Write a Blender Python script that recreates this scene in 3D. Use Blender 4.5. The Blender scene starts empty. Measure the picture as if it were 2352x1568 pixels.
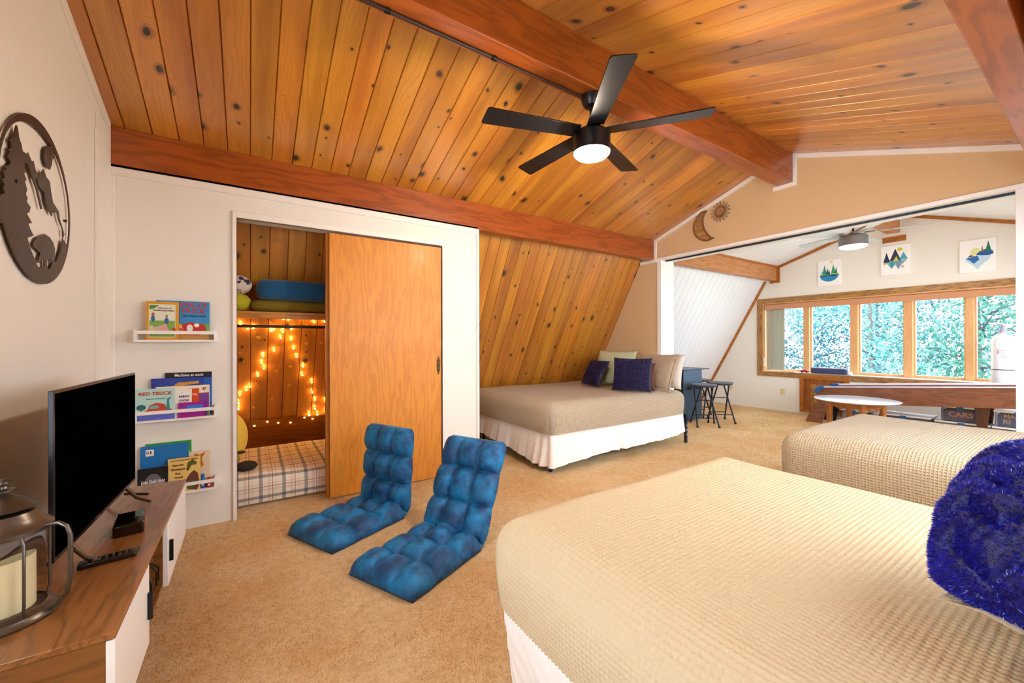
import bpy, bmesh, math, random
import numpy as np
from mathutils import Vector, Matrix
random.seed(7)
RNG = np.random.default_rng(7)
S = bpy.context.scene
COL = S.collection
PI = math.pi
# ---------------------------------------------------------------- camera
F_PX, YAW, PITCH, ROLL, EYE = 921.87, math.radians(33.1991), math.radians(0.0295), math.radians(-0.1419), 1.25
FW = np.array([math.sin(YAW)*math.cos(PITCH), math.cos(YAW)*math.cos(PITCH), math.sin(PITCH)])
RT0 = np.array([math.cos(YAW), -math.sin(YAW), 0.0]); UP0 = np.cross(RT0, FW)
RT = math.cos(ROLL)*RT0+math.sin(ROLL)*UP0; UP = -math.sin(ROLL)*RT0+math.cos(ROLL)*UP0
cam = bpy.data.cameras.new('camera'); cam.sensor_width = 36; cam.lens = F_PX/2352*36; cam.clip_start = .03; cam.clip_end = 200
camo = bpy.data.objects.new('camera', cam); COL.objects.link(camo)
camo.matrix_world = Matrix(((RT[0], UP[0], -FW[0], 0), (RT[1], UP[1], -FW[1], 0), (RT[2], UP[2], -FW[2], EYE), (0, 0, 0, 1)))
S.camera = camo
def at(u, v, x=None, y=None, z=None, slope=None):
    """the point of a wall / floor / slope plane seen at a photo pixel"""
    q = FW*F_PX+RT*(u-1176)+UP*(784-v)
    if x is not None: t = x/q[0]
    elif y is not None: t = y/q[1]
    elif z is not None: t = (z-EYE)/q[2]
    else: t = (SL0-EYE/SLK-slope)/(q[1]+q[2]/SLK)
    return q*t+np.array([0, 0, EYE])
# ---------------------------------------------------------------- world, exposure
S.view_settings.view_transform = 'Standard'; S.view_settings.look = 'None'; S.view_settings.gamma = 1
S.view_settings.use_curve_mapping = False; S.view_settings.exposure = 0.4
W = bpy.data.worlds.new('world'); S.world = W; W.use_nodes = True
bg = W.node_tree.nodes['Background']; bg.inputs[0].default_value = (.78, .89, 1, 1); bg.inputs[1].default_value = 9.0
S.cycles.use_denoising = True
S.cycles.max_bounces = 14; S.cycles.diffuse_bounces = 8; S.cycles.transparent_max_bounces = 16
S.cycles.sample_clamp_indirect = 8
FAN_POWER, FAN2_POWER, BULB_POWER = 40.0, 12.0, 100.0
# ---------------------------------------------------------------- room numbers
XL, XE, XE2, XF = -.728, 4.537, 4.787, 7.99       # gable wall, divider (two faces), window wall
YC, YB = 1.881, 3.443                             # ridge line, face of the low beam / closet wall
ZB, ZT = 2.34, 2.598                              # low beam bottom / top
SLK = 1.8416; SL0 = 4.9405                        # steep slope: Y = SL0 - z/SLK
CS = .3455                                        # upper ceiling pitch
def ceil_z(y): return ZT+(YB-(y if y > YC else 2*YC-y))*CS
def slope_y(z): return SL0-z/SLK
# ---------------------------------------------------------------- node helpers
def lin(h):
    c = [int(h[i:i+2], 16)/255 for i in (0, 2, 4)]
    return tuple((x/12.92 if x <= .04045 else ((x+.055)/1.055)**2.4) for x in c)+(1,)
class NT:
    def __init__(s, name):
        s.m = bpy.data.materials.new(name); s.m.use_nodes = True; s.t = s.m.node_tree; s.b = s.t.nodes['Principled BSDF']
    def n(s, typ, ins=None, **pr):
        o = s.t.nodes.new('ShaderNode'+typ)
        for k, v in pr.items(): setattr(o, k, v)
        for k, v in (ins or {}).items():
            if isinstance(v, bpy.types.NodeSocket): s.t.links.new(v, o.inputs[k])
            else: o.inputs[k].default_value = v
        return o
    def math(s, op, a, b=0.0, c=0.0, clamp=False):
        o = s.n('Math', {0: a, 1: b, 2: c}, operation=op, use_clamp=clamp); return o.outputs[0]
    def mix(s, f, a, b, bt='MIX'):
        o = s.n('Mix', data_type='RGBA', blend_type=bt)
        for i, v in ((0, f), (6, a), (7, b)):
            if isinstance(v, bpy.types.NodeSocket): s.t.links.new(v, o.inputs[i])
            else: o.inputs[i].default_value = v
        return o.outputs[2]
    def rng(s, v, a, b, c=0.0, d=1.0, smooth=True):
        o = s.n('MapRange', {0: v, 1: a, 2: b, 3: c, 4: d}, interpolation_type='SMOOTHSTEP' if smooth else 'LINEAR'); return o.outputs[0]
    def vec(s, x, y, z=0.0): return s.n('CombineXYZ', {0: x, 1: y, 2: z}).outputs[0]
    def sep(s, v): o = s.n('SeparateXYZ', {0: v}); return o.outputs[0], o.outputs[1], o.outputs[2]
    def vm(s, v, m): return s.n('VectorMath', {0: v, 1: m}, operation='MULTIPLY').outputs[0]
    def noise(s, v, sc=1.0, det=2.0, rough=.5): return s.n('TexNoise', {'Vector': v, 'Scale': sc, 'Detail': det, 'Roughness': rough}).outputs[0]
    def uv(s): return s.n('TexCoord').outputs['UV']
    def obj(s): return s.n('TexCoord').outputs['Object']
    def set(s, **k):
        for a, v in k.items():
            i = s.b.inputs[a.replace('_', ' ')]
            if isinstance(v, bpy.types.NodeSocket): s.t.links.new(v, i)
            else: i.default_value = v
        return s
    def bump(s, h, strength=.3, dist=.01):
        o = s.n('Bump', {'Height': h, 'Strength': strength, 'Distance': dist}); s.t.links.new(o.outputs[0], s.b.inputs['Normal']); return s
def plain(name, h, rough=.5, metal=0.0, **k):
    t = NT(name); t.set(Base_Color=lin(h) if isinstance(h, str) else h, Roughness=rough, Metallic=metal, **k); return t.m
def speck(name, h, rough=.6, sc=300, amt=.12, bump=.15, **k):
    t = NT(name); n = t.noise(t.obj(), sc, 3); c = lin(h)
    t.set(Base_Color=t.mix(t.math('MULTIPLY', n, amt*2), c, tuple(x*.55 for x in c[:3])+(1,)), Roughness=rough, **k); t.bump(n, bump, .002); return t.m
def pine(name, light, dark, knotc, w=.1325, rough=.33, knots=.42, tint=.22):
    """knotty tongue and groove boards; UV = metres across / along"""
    t = NT(name); u, v, _ = t.sep(t.uv())
    pid = t.math('FLOOR', t.math('DIVIDE', u, w))
    wn = t.n('TexWhiteNoise', {'W': pid}, noise_dimensions='1D'); r = wn.outputs[0]; rc = wn.outputs[1]
    vv = t.math('ADD', v, t.math('MULTIPLY', r, 37.0))
    P = t.vec(u, vv, t.math('MULTIPLY', r, 9.0))
    n1 = t.noise(t.vm(P, (7, 1.3, 1)), 1, 3)
    jit = t.vec(t.math('ADD', u, t.math('MULTIPLY', n1, .05)), t.math('ADD', vv, t.math('MULTIPLY', n1, .12)), 0.0)
    vo = t.n('TexVoronoi', {'Vector': t.vm(jit, (5.6, 4.3, 0)), 'Scale': 1.0, 'Randomness': 1.0}, voronoi_dimensions='2D')
    d = vo.outputs['Distance']; c1, c2, _ = t.sep(vo.outputs['Color'])
    on = t.math('GREATER_THAN', c1, 1-knots)
    rad = t.math('ADD', .035, t.math('MULTIPLY', t.math('POWER', c2, 2.0), .105))
    kn = t.math('MULTIPLY', on, t.math('SUBTRACT', 1.0, t.rng(t.math('DIVIDE', d, rad), .8, 1.1)))
    ring = t.math('MULTIPLY', on, t.math('SUBTRACT', 1.0, t.rng(t.math('DIVIDE', d, rad), 1.0, 2.3)))
    dist = t.math('MULTIPLY', on, t.math('SUBTRACT', 1.0, t.rng(d, .05, .5)))
    ph = t.math('ADD', t.math('MULTIPLY', u, 260.0), t.math('ADD', t.math('MULTIPLY', n1, 46.0), t.math('MULTIPLY', dist, 26.0)))
    gr = t.math('ADD', t.math('MULTIPLY', t.math('SINE', ph), .5), .5); gr = t.math('POWER', gr, 3.0)
    fine = t.noise(t.vm(P, (260, 5, 1)), 1, 2)
    big = t.noise(t.vm(P, (9, .8, 1)), 1, 3)
    col = t.mix(t.rng(big, .35, .75), lin(light), lin(dark))
    col = t.mix(t.math('MULTIPLY', gr, .38), col, lin(dark))
    col = t.mix(t.math('MULTIPLY', fine, .22), col, tuple(x*.5 for x in lin(dark)[:3])+(1,))
    col = t.mix(t.math('MULTIPLY', ring, .75), col, tuple(x*.45 for x in lin(dark)[:3])+(1,))
    col = t.mix(kn, col, lin(knotc))
    hs = t.n('HueSaturation', {'Hue': t.rng(r, 0, 1, .495, .508, False), 'Saturation': 1.0, 'Value': t.rng(t.sep(rc)[1], 0, 1, 1-tint, 1+tint*.6, False), 'Color': col})
    t.set(Base_Color=hs.outputs[0], Roughness=t.rng(kn, 0, 1, rough, .6), Coat_Weight=1.0, Coat_Roughness=.33, Coat_IOR=1.6)
    t.bump(t.math('ADD', t.math('MULTIPLY', gr, .5), kn), .08, .004)
    return t.m
def wood(name, light, dark, axis=0, sc=1.0, rough=.4, knots=True, contrast=.6, coat=.15):
    """long grain along an object axis"""
    t = NT(name); x, y, z = t.sep(t.obj()); a = [x, y, z]; L = a.pop(axis)
    P = t.vec(t.math('MULTIPLY', a[0], 9*sc), t.math('MULTIPLY', L, 1.1*sc), t.math('MULTIPLY', a[1], 9*sc))
    n = t.noise(P, 1.0, 4, .55); n2 = t.noise(t.vm(P, (12, 1.5, 12)), 1.2, 2)
    g = t.math('ADD', t.math('MULTIPLY', t.math('SINE', t.math('ADD', t.math('MULTIPLY', n, 42.0), t.math('MULTIPLY', t.math('ADD', a[0], a[1]), 60*sc))), .5), .5)
    col = t.mix(t.math('MULTIPLY', t.math('POWER', g, 2.0), contrast), lin(light), lin(dark))
    col = t.mix(t.math('MULTIPLY', n2, .35*contrast), col, tuple(q*.4 for q in lin(dark)[:3])+(1,))
    if knots:
        vo = t.n('TexVoronoi', {'Vector': t.vm(P, (.35, .55, .35)), 'Scale': 1.0}); k = t.math('SUBTRACT', 1.0, t.rng(vo.outputs[0], .05, .11))
        k = t.math('MULTIPLY', k, t.math('GREATER_THAN', t.sep(vo.outputs['Color'])[0], .5))
        col = t.mix(k, col, tuple(q*.15 for q in lin(dark)[:3])+(1,))
    t.set(Base_Color=col, Roughness=rough, Coat_Weight=coat, Coat_Roughness=.2); t.bump(g, .06, .003); return t.m
def emit(name, h, s):
    t = NT(name); t.set(Base_Color=lin(h), Emission_Color=lin(h), Emission_Strength=s); return t.m
M = {}
M['pine_ceiling'] = pine('pine_ceiling', 'dd9430', 'b26a1c', '2c1408')
M['pine_slope'] = pine('pine_slope', 'd98f2e', 'ac661a', '2c1408', knots=.5)
M['white_board'] = plain('white_board', 'e9edf2', .35)
M['beam'] = wood('beam', 'ac5416', '7c3608', 0, .8, .38, coat=.5)
M['beam_pale'] = wood('beam_pale', 'c98a55', 'a1612c', 0, 1.0, .5)
M['trim_wood'] = wood('trim_wood', 'b9701c', '7e4208', 1, 2.2, .4, False)
M['casing_oak'] = wood('casing_oak', 'bd8a48', '6d451c', 1, 2.4, .45, False, .9)
M['casing_oak_up'] = wood('casing_oak_up', 'bd8a48', '6d451c', 2, 2.4, .45, False, .9)
M['mullion'] = wood('mullion', 'e0ab72', 'c98c52', 2, 1.5, .4, False, .3)
M['door_oak'] = wood('door_oak', 'e2932c', 'c87318', 2, 1.1, .5, False, .55, .05)
M['door_edge'] = wood('door_edge', 'a0581c', '6a3208', 2, 1.1, .4, False)
M['shelf_pine'] = wood('shelf_pine', 'c98428', '94540f', 0, 1.0, .45)
M['walnut'] = wood('walnut', '9c6636', '66401c', 1, 1.3, .28, False, .6, .3)
M['walnut_end'] = wood('walnut_end', '8a5a2c', '5f3614', 0, 1.0, .3, False, .6, .3)
M['game_wood'] = wood('game_wood', '8d5a40', '5d3424', 1, 1.4, .35, True, .6)
M['maple'] = wood('maple', 'a8662c', '7c4418', 2, 1.6, .35, False, .4)
M['wall'] = speck('wall', 'ebe7dd', .75, 90, .03, .05)
M['wall_warm'] = speck('wall_warm', 'dab88c', .8, 500, .10, .15)
M['trim'] = plain('trim_paint', 'efeae2', .45)
M['white'] = plain('white', 'f2f0ec', .4)
M['black'] = plain('black', '101012', .35)
M['bronze'] = speck('bronze', '5a4a40', .45, 60, .2, .1, Metallic=.7)
M['espresso'] = plain('espresso', '17161a', .32, .3)
M['nickel'] = plain('nickel', '8f8f92', .35, .7); M['blade_pale'] = plain('blade_pale', 'b8bcc0', .35, .2)
M['pewter'] = speck('pewter', '6d665e', .33, 120, .15, .1, Metallic=.9)
M['steel_blue'] = plain('steel_blue', '2c3346', .3, .6)
M['cabinet_blue'] = plain('cabinet_blue', '4a6076', .3, .5)
M['cabinet_dark'] = plain('cabinet_dark', '26344e', .35, .4)
M['glass'] = plain('glass', 'ffffff', .02, 0, Transmission_Weight=1.0, IOR=1.02)
M['screen'] = plain('screen', '020203', .3, 0, Specular_IOR_Level=0.0)
M['bezel'] = plain('bezel', '24242a', .25, .5)
M['plastic_dark'] = plain('plastic_dark', '15130f', .22)
M['candle'] = plain('candle', 'e9dfb0', .5, 0, Subsurface_Weight=.3, Subsurface_Radius=(.02, .015, .008))
M['outlet'] = plain('outlet', 'dcd2a8', .5)
M['fan_glow'] = emit('fan_glow', 'fff0d8', FAN_POWER)
M['fan_glow_far'] = emit('fan_glow_far', 'fff2dc', FAN2_POWER)
M['bulb'] = emit('bulb', 'ffc060', BULB_POWER)
M['cord'] = plain('cord', 'd8a050', .5)
M['skirt'] = speck('skirt', 'f2ece6', .8, 40, .06, .1)
M['pillow_green'] = speck('pillow_green', 'b9bf9a', .85, 500, .1, .2)
M['pillow_white'] = speck('pillow_white', 'dcd5ca', .85, 500, .06, .2)
M['pillow_brown'] = speck('pillow_brown', '5c2e22', .8, 300, .1, .2)
M['blanket_blue'] = speck('blanket_blue', '07527f', .95, 260, .3, .6, Sheen_Weight=.4)
M['blanket_olive'] = speck('blanket_olive', '7a6410', .95, 260, .3, .6)
M['lime'] = speck('lime', 'b9b020', .9, 120, .1, .3)
def carpet():
    t = NT('carpet'); P = t.obj()
    big = t.noise(P, 1.6, 5, .6); mid = t.noise(P, 22, 4, .7); fine = t.noise(P, 230, 3, .7)
    col = t.mix(t.rng(big, .3, .7), lin('f0d7ac'), lin('e2bb84'))
    col = t.mix(t.math('MULTIPLY', t.rng(mid, .4, .75), .6), col, lin('cda06a'))
    col = t.mix(t.math('MULTIPLY', t.rng(fine, .45, .7), .4), col, lin('bb9260'))
    t.set(Base_Color=col, Roughness=1.0)
    t.bump(t.math('ADD', t.math('MULTIPLY', mid, .5), fine), .6, .010); return t.m
M['carpet'] = carpet()
def waffle(name, h, pitch=.015, strength=.8):
    t = NT(name); u, v, _ = t.sep(t.uv()); k = 2*PI/pitch
    a = t.math('SINE', t.math('MULTIPLY', u, k)); b = t.math('SINE', t.math('MULTIPLY', v, k))
    hgt = t.math('MAXIMUM', t.math('MULTIPLY', a, .8), b)
    c = lin(h); n = t.noise(t.obj(), 400, 2)
    t.set(Base_Color=t.mix(t.math('MULTIPLY', n, .25), c, tuple(q*.6 for q in c[:3])+(1,)), Roughness=.92, Sheen_Weight=.15)
    t.bump(t.math('ADD', hgt, t.math('MULTIPLY', n, .3)), strength, .004); return t.m
M['waffle'] = waffle('waffle', 'bca684')
M['waffle_fine'] = waffle('waffle_fine', 'c8b497', .015, 1.0)
M['waffle_geo'] = speck('waffle_geo', 'cbb591', .92, 500, .18, .3)
def velvet():
    t = NT('velvet'); n = t.noise(t.obj(), 9, 4, .6); f = t.noise(t.obj(), 300, 2)
    col = t.mix(t.rng(n, .35, .7), lin('003a68'), lin('0078ae')); 
    t.set(Base_Color=col, Roughness=.6, Sheen_Weight=.45, Sheen_Roughness=.3, Sheen_Tint=lin('3f9ad0')); t.bump(f, .15, .002); return t.m
M['velvet'] = velvet()
def furm(name, a, b):
    t = NT(name); n = t.noise(t.obj(), 60, 3); f = t.noise(t.obj(), 500, 3)
    t.set(Base_Color=t.mix(t.rng(n, .3, .7), lin(a), lin(b)), Roughness=.38, Sheen_Weight=.12, Sheen_Roughness=.3, Sheen_Tint=lin('8f86d8')); t.bump(f, .4, .004); return t.m
M['fur'] = furm('fur', '06063e', '101070'); M['fur_far'] = furm('fur_far', '0a0632', '180f4c')
def plaid():
    t = NT('plaid'); u, v, _ = t.sep(t.uv())
    def stripes(c, period, off, wd):
        m = t.math('FRACT', t.math('ADD', t.math('DIVIDE', c, period), off))
        return t.math('LESS_THAN', m, wd/period)
    col = lin('efe3cc')
    for c in (u, v):
        for per, off, wd, hx, f in ((.155, .0, .024, '1d3a56', .75), (.155, .45, .008, '9a4038', .7), (.155, .56, .004, '9a4038', .6), (.155, .62, .004, '6a6a5a', .5), (.155, .3, .004, 'a08a50', .5)):
            col = t.mix(t.math('MULTIPLY', stripes(c, per, off, wd), f*.8), col, lin(hx))
    t.set(Base_Color=col, Roughness=.9); t.bump(t.noise(t.uv(), 9, 3), .25, .02); return t.m
M['plaid'] = plaid()
def leaf(name, h):
    t = NT(name); t.set(Base_Color=lin(h), Roughness=.5); t.b.inputs['Transmission Weight'].default_value = 0
    tr = t.n('BsdfTranslucent', {'Color': lin(h)}); mx = t.n('MixShader', {0: .25}); t.t.links.new(t.b.outputs[0], mx.inputs[1]); t.t.links.new(tr.outputs[0], mx.inputs[2])
    t.t.links.new(mx.outputs[0], t.t.nodes['Material Output'].inputs[0]); return t.m
# ---------------------------------------------------------------- mesh helpers
class MB:
    def __init__(s): s.v = []; s.f = []; s.u = []
    def add(s, vs, fs, uvs=None):
        o = len(s.v); s.v += [tuple(map(float, p)) for p in vs]
        for i, f in enumerate(fs):
            s.f.append([o+k for k in f]); s.u.append(uvs[i] if uvs else None)
        return s
    def box(s, x0, x1, y0, y1, z0, z1, tf=None):
        vs = [(x, y, z) for x in (x0, x1) for y in (y0, y1) for z in (z0, z1)]
        if tf: vs = [tf(*p) for p in vs]
        return s.add(vs, [(0, 1, 3, 2), (4, 6, 7, 5), (0, 4, 5, 1), (2, 3, 7, 6), (0, 2, 6, 4), (1, 5, 7, 3)])
    def prism(s, pts, f, h0, h1):
        n = len(pts); vs = [f(a, b, h0) for a, b in pts]+[f(a, b, h1) for a, b in pts]
        return s.add(vs, [list(range(n))[::-1], list(range(n, 2*n))]+[(i, (i+1) % n, n+(i+1) % n, n+i) for i in range(n)])
    def tube(s, pts, r, n=8, cap=True, r1=None):
        pts = [Vector(tuple(map(float, p))) for p in pts]; k = len(pts); rings = []; ref = None
        for i, p in enumerate(pts):
            d = (pts[min(i+1, k-1)]-pts[max(i-1, 0)]).normalized()
            if ref is None: ref = d.orthogonal().normalized()
            ref = (ref-d*ref.dot(d)).normalized(); b = d.cross(ref)
            rr = r if r1 is None else r+(r1-r)*i/(k-1)
            if isinstance(r, (list, tuple)): rr = r[i]
            rings.append([p+(ref*math.cos(2*PI*j/n)+b*math.sin(2*PI*j/n))*rr for j in range(n)])
        vs = [q for ring in rings for q in ring]
        fs = [(i*n+j, i*n+(j+1) % n, (i+1)*n+(j+1) % n, (i+1)*n+j) for i in range(k-1) for j in range(n)]
        if cap: fs += [list(range(n))[::-1], [(k-1)*n+j for j in range(n)]]
        return s.add(vs, fs)
    def lathe(s, prof, n=32, c=(0, 0, 0), cap=True):
        vs = [(c[0]+r*math.cos(2*PI*j/n), c[1]+r*math.sin(2*PI*j/n), c[2]+z) for r, z in prof for j in range(n)]; k = len(prof)
        fs = [(i*n+j, i*n+(j+1) % n, (i+1)*n+(j+1) % n, (i+1)*n+j) for i in range(k-1) for j in range(n)]
        if cap: fs += [list(range(n))[::-1], [(k-1)*n+j for j in range(n)]]
        return s.add(vs, fs)
    def ball(s, c, r, nu=16, nv=10):
        rx, ry, rz = r if isinstance(r, tuple) else (r, r, r)
        vs = [(c[0]+rx*math.sin(PI*i/nv)*math.cos(2*PI*j/nu), c[1]+ry*math.sin(PI*i/nv)*math.sin(2*PI*j/nu), c[2]-rz*math.cos(PI*i/nv)) for i in range(nv+1) for j in range(nu)]
        return s.add(vs, [(i*nu+j, i*nu+(j+1) % nu, (i+1)*nu+(j+1) % nu, (i+1)*nu+j) for i in range(nv) for j in range(nu)])
    def build(s, name, mat, parent=None, smooth=None, bevel=0, seg=2, loc=None, fixn=True):
        me = bpy.data.meshes.new(name); me.from_pydata(s.v, [], s.f)
        if any(u is not None for u in s.u):
            ul = me.uv_layers.new(name='UVMap'); k = 0
            for f, u in zip(s.f, s.u):
                for j in range(len(f)):
                    if u: ul.data[k].uv = u[j]
                    k += 1
        return finish(me, name, mat, parent, smooth, bevel, seg, loc, fixn)
def finish(me, name, mat, parent=None, smooth=None, bevel=0, seg=2, loc=None, fixn=True):
    if fixn:
        b = bmesh.new(); b.from_mesh(me); bmesh.ops.recalc_face_normals(b, faces=b.faces); b.to_mesh(me); b.free()
    me.materials.append(M[mat] if isinstance(mat, str) else mat)
    if smooth is not None:
        me.shade_smooth()
        if smooth < 180: me.set_sharp_from_angle(angle=math.radians(smooth))
    o = bpy.data.objects.new(name, me); COL.objects.link(o)
    if parent: o.parent = parent
    if loc is not None: o.location = loc
    if bevel:
        m = o.modifiers.new('bevel', 'BEVEL'); m.width = bevel; m.segments = seg; m.limit_method = 'ANGLE'; m.angle_limit = math.radians(40)
        me.shade_smooth(); me.set_sharp_from_angle(angle=math.radians(35))
    return o
def grid(name, P, mat, parent=None, uv=None, smooth=180, closed_u=False, fixn=False, loc=None):
    """P: (nu, nv, 3) array"""
    nu, nv, _ = P.shape; me = bpy.data.meshes.new(name)
    idx = np.arange(nu*nv).reshape(nu, nv); a = idx if not closed_u else np.vstack([idx, idx[:1]])
    q = np.stack([a[:-1, :-1], a[1:, :-1], a[1:, 1:], a[:-1, 1:]], -1).reshape(-1, 4)
    me.vertices.add(nu*nv); me.vertices.foreach_set('co', P.reshape(-1).astype(np.float32))
    me.loops.add(q.size); me.loops.foreach_set('vertex_index', q.reshape(-1).astype(np.int32))
    me.polygons.add(len(q)); me.polygons.foreach_set('loop_start', np.arange(0, q.size, 4, dtype=np.int32)); me.polygons.foreach_set('loop_total', np.full(len(q), 4, dtype=np.int32))
    me.update(calc_edges=True)
    if uv is not None:
        ul = me.uv_layers.new(name='UVMap'); ul.data.foreach_set('uv', uv.reshape(-1, 2)[q.reshape(-1)].reshape(-1).astype(np.float32))
    me.validate()
    return finish(me, name, mat, parent, smooth, loc=loc, fixn=fixn)
def tag(o, label, cat, group=None):
    o['label'] = label; o['category'] = cat
    if group: o['group'] = group
    return o
def thing(name, label, cat, loc=(0, 0, 0), rz=0, group=None):
    o = bpy.data.objects.new(name, None); COL.objects.link(o); o.location = loc; o.rotation_euler = (0, 0, rz); o.empty_display_size = .1
    return tag(o, label, cat, group)
def struct(o, label=None):
    o['kind'] = 'structure'
    if label: o['label'] = label
    return o
def dup(root, loc, rz, label, group=None):
    r = root.copy(); COL.objects.link(r); r.location = loc; r.rotation_euler = (0, 0, rz); r['label'] = label
    if group: r['group'] = group
    for ch in list(root.children):
        c = ch.copy(); COL.objects.link(c); c.parent = r
        for g in list(ch.children):
            e = g.copy(); COL.objects.link(e); e.parent = c
    return r
def text(body, parent, mat, origin, right, up, size, align='CENTER', depth=.0006, name='lettering', width=None, bold=.0):
    """lettering standing on a face; right / up are unit vectors, origin in parent space"""
    cu = bpy.data.curves.new(name, 'FONT'); cu.body = body; cu.size = size; cu.align_x = align; cu.align_y = 'CENTER'; cu.extrude = depth; cu.offset = bold*size
    cu.resolution_u = 3
    o = bpy.data.objects.new('tmp', cu); COL.objects.link(o)
    dg = bpy.context.evaluated_depsgraph_get(); dg.update(); me = bpy.data.meshes.new_from_object(o.evaluated_get(dg)); bpy.data.objects.remove(o)
    R, U = Vector(right).normalized(), Vector(up).normalized(); N = R.cross(U)
    if width:
        xs = [v.co.x for v in me.vertices]; k = width/max(1e-6, max(xs)-min(xs))
        for v in me.vertices: v.co.x *= k
    mt = Matrix(((R.x, U.x, N.x, origin[0]), (R.y, U.y, N.y, origin[1]), (R.z, U.z, N.z, origin[2]), (0, 0, 0, 1)))
    me.transform(mt); me.materials.clear(); me.name = name
    return finish(me, name, mat, parent, None, fixn=False)
def basis(right, up):
    r_ = Vector(right).normalized(); u_ = Vector(up); u_ = (u_-r_*u_.dot(r_)).normalized(); n_ = r_.cross(u_)
    return Matrix((r_, u_, n_)).transposed()
_cm = {}
def cm(h, rough=.55):
    if h not in _cm: _cm[h] = plain('paint_'+h, h, rough)
    return _cm[h]
# ---------------------------------------------------------------- structure
def planks(name, o, across, along, nrm, a0, a1, length, w=.1325, phase=0.0, mat='pine_ceiling', groove=.0045, depth=.011, label=None):
    o, A, L, N = (np.array(q, float) for q in (o, across, along, nrm)); mb = MB()
    k0 = math.floor((a0-phase)/w); k = k0
    while k*w+phase < a1-1e-6:
        lo, hi = max(a0, k*w+phase), min(a1, (k+1)*w+phase)
        if hi-lo > .004:
            cs = [(lo, -depth), (lo+groove, 0), (hi-groove, 0), (hi, -depth)]
            vs = [o+A*c+N*h+L*l for l in (0, length) for c, h in cs]
            ux = [min(max(c-phase, k*w+.001), (k+1)*w-.001) for c, h in cs]
            mb.add(vs, [(i, i+1, i+5, i+4) for i in range(3)], [[(ux[i], 0), (ux[i+1], 0), (ux[i+1], length), (ux[i], length)] for i in range(3)])
        k += 1
    return struct(mb.build(name, mat, fixn=False), label)
X0 = XL-.1
cl = math.hypot(1, CS); yr = YC
# upper ceilings (boards run from ridge to eave), normals face down into the room
def ceil_planks(name, x0, x1, side, mat, w, phase, label):
    top = ceil_z(YC); ln = (YB+.12-YC)*cl
    al = np.array([0, side/cl, -CS/cl]); nr = np.array([0, -side*CS/cl, -1/cl])
    return planks(name, (0, YC, top), (1, 0, 0), al, nr, x0, x1, ln, w, phase, mat, label=label)
ceil_planks('ceiling', X0, XE+.02, 1, 'pine_ceiling', .1325, .0085, 'knotty pine ceiling slope over the closet side of the bedroom')
ceil_planks('ceiling', X0, XE+.02, -1, 'pine_ceiling', .1325, .05, 'knotty pine ceiling slope on the right of the ridge beam')
for sd in (1, -1): ceil_planks('ceiling', XE2-.03, XF+.3, sd, 'white_board', .15, .03, 'white painted board ceiling of the game room, %s slope' % ('left' if sd == 1 else 'right'))
# steep lower slopes
sl = math.hypot(1, 1/SLK)
def steep(name, x0, x1, side, mat, w, phase, z0, z1, label):
    y0 = slope_y(z0); y = y0 if side == 1 else 2*YC-y0
    al = np.array([0, -side*(1/SLK)/sl, 1/sl]); nr = np.array([0, -side/sl, -(1/SLK)/sl])
    return planks(name, (0, y, z0), (1, 0, 0), al, nr, x0, x1, (z1-z0)*sl, w, phase, mat, label=label)
steep('wall_back', X0, XE+.02, 1, 'pine_slope', .1325, .0085, 0, 2.62, 'steep knotty pine board wall behind the closet and far bed')
W3, W4 = (1.2, 4.1, 1.05, 2.05), (5.2, 7.4, .8, 2.0)     # unseen dormer windows added in the right slope for fill light: x0, x1, z0, z1
for (xa, xb), (wa, wb, za_, zb_), mt_, lb_ in (((X0, XE+.02), W3, 'pine_slope', 'steep knotty pine board wall on the right of the bedroom, %s'), ((XE2-.03, XF+.3), W4, 'white_board', 'steep white board wall on the right of the game room, %s')):
    for a_, b_, c_, d_, e_ in ((xa, wa, 0, 2.62, 'near side'), (wb, xb, 0, 2.62, 'far side'), (wa, wb, 0, za_, 'below the added dormer window'), (wa, wb, zb_, 2.62, 'above the added dormer window')): steep('wall_right', a_, b_, -1, mt_, .1325, .05, c_, d_, lb_ % e_)
steep('wall_back', XE2-.03, XF+.3, 1, 'white_board', .15, .03, 0, 2.62, 'steep white board wall on the left of the game room')
# light-tight outer skins
sk = MB()
prof = [(slope_y(0)+.06, -.05), (slope_y(2.62)+.06, 2.62), (YC, ceil_z(YC)+.06), (2*YC-slope_y(2.62)-.06, 2.62), (2*YC-slope_y(0)-.06, -.05)]
for (ya, za), (yb, zb) in list(zip(prof[:-1], prof[1:]))[:3]:
    sk.add([(X0, ya, za), (XF+.35, ya, za), (XF+.35, yb, zb), (X0, yb, zb)], [(0, 1, 2, 3)])
def dorm(x, z): return (x, 2*YC-slope_y(z)-.06, z)
for a_, b_, c_, d_ in ((X0, W3[0], -.05, 2.62), (W3[0], W3[1], -.05, W3[2]), (W3[0], W3[1], W3[3], 2.62), (W3[1], W4[0], -.05, 2.62), (W4[0], W4[1], -.05, W4[2]), (W4[0], W4[1], W4[3], 2.62), (W4[1], XF+.35, -.05, 2.62)):
    sk.add([dorm(a_, c_), dorm(b_, c_), dorm(b_, d_), dorm(a_, d_)], [(0, 1, 2, 3)])
struct(sk.build('ceiling', plain('underlay', '6a5a48', .9), fixn=False), 'roof deck above the boards')
fl = MB(); fl.add([(X0, -1.3, 0), (XF+.3, -1.3, 0), (XF+.3, 5.05, 0), (X0, 5.05, 0)], [(0, 1, 2, 3)])
struct(fl.build('floor', 'carpet', fixn=False), 'tan wall to wall carpet')
def YZ(x0s, x1s=None): return lambda a, b, h: (h, a, b)
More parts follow.
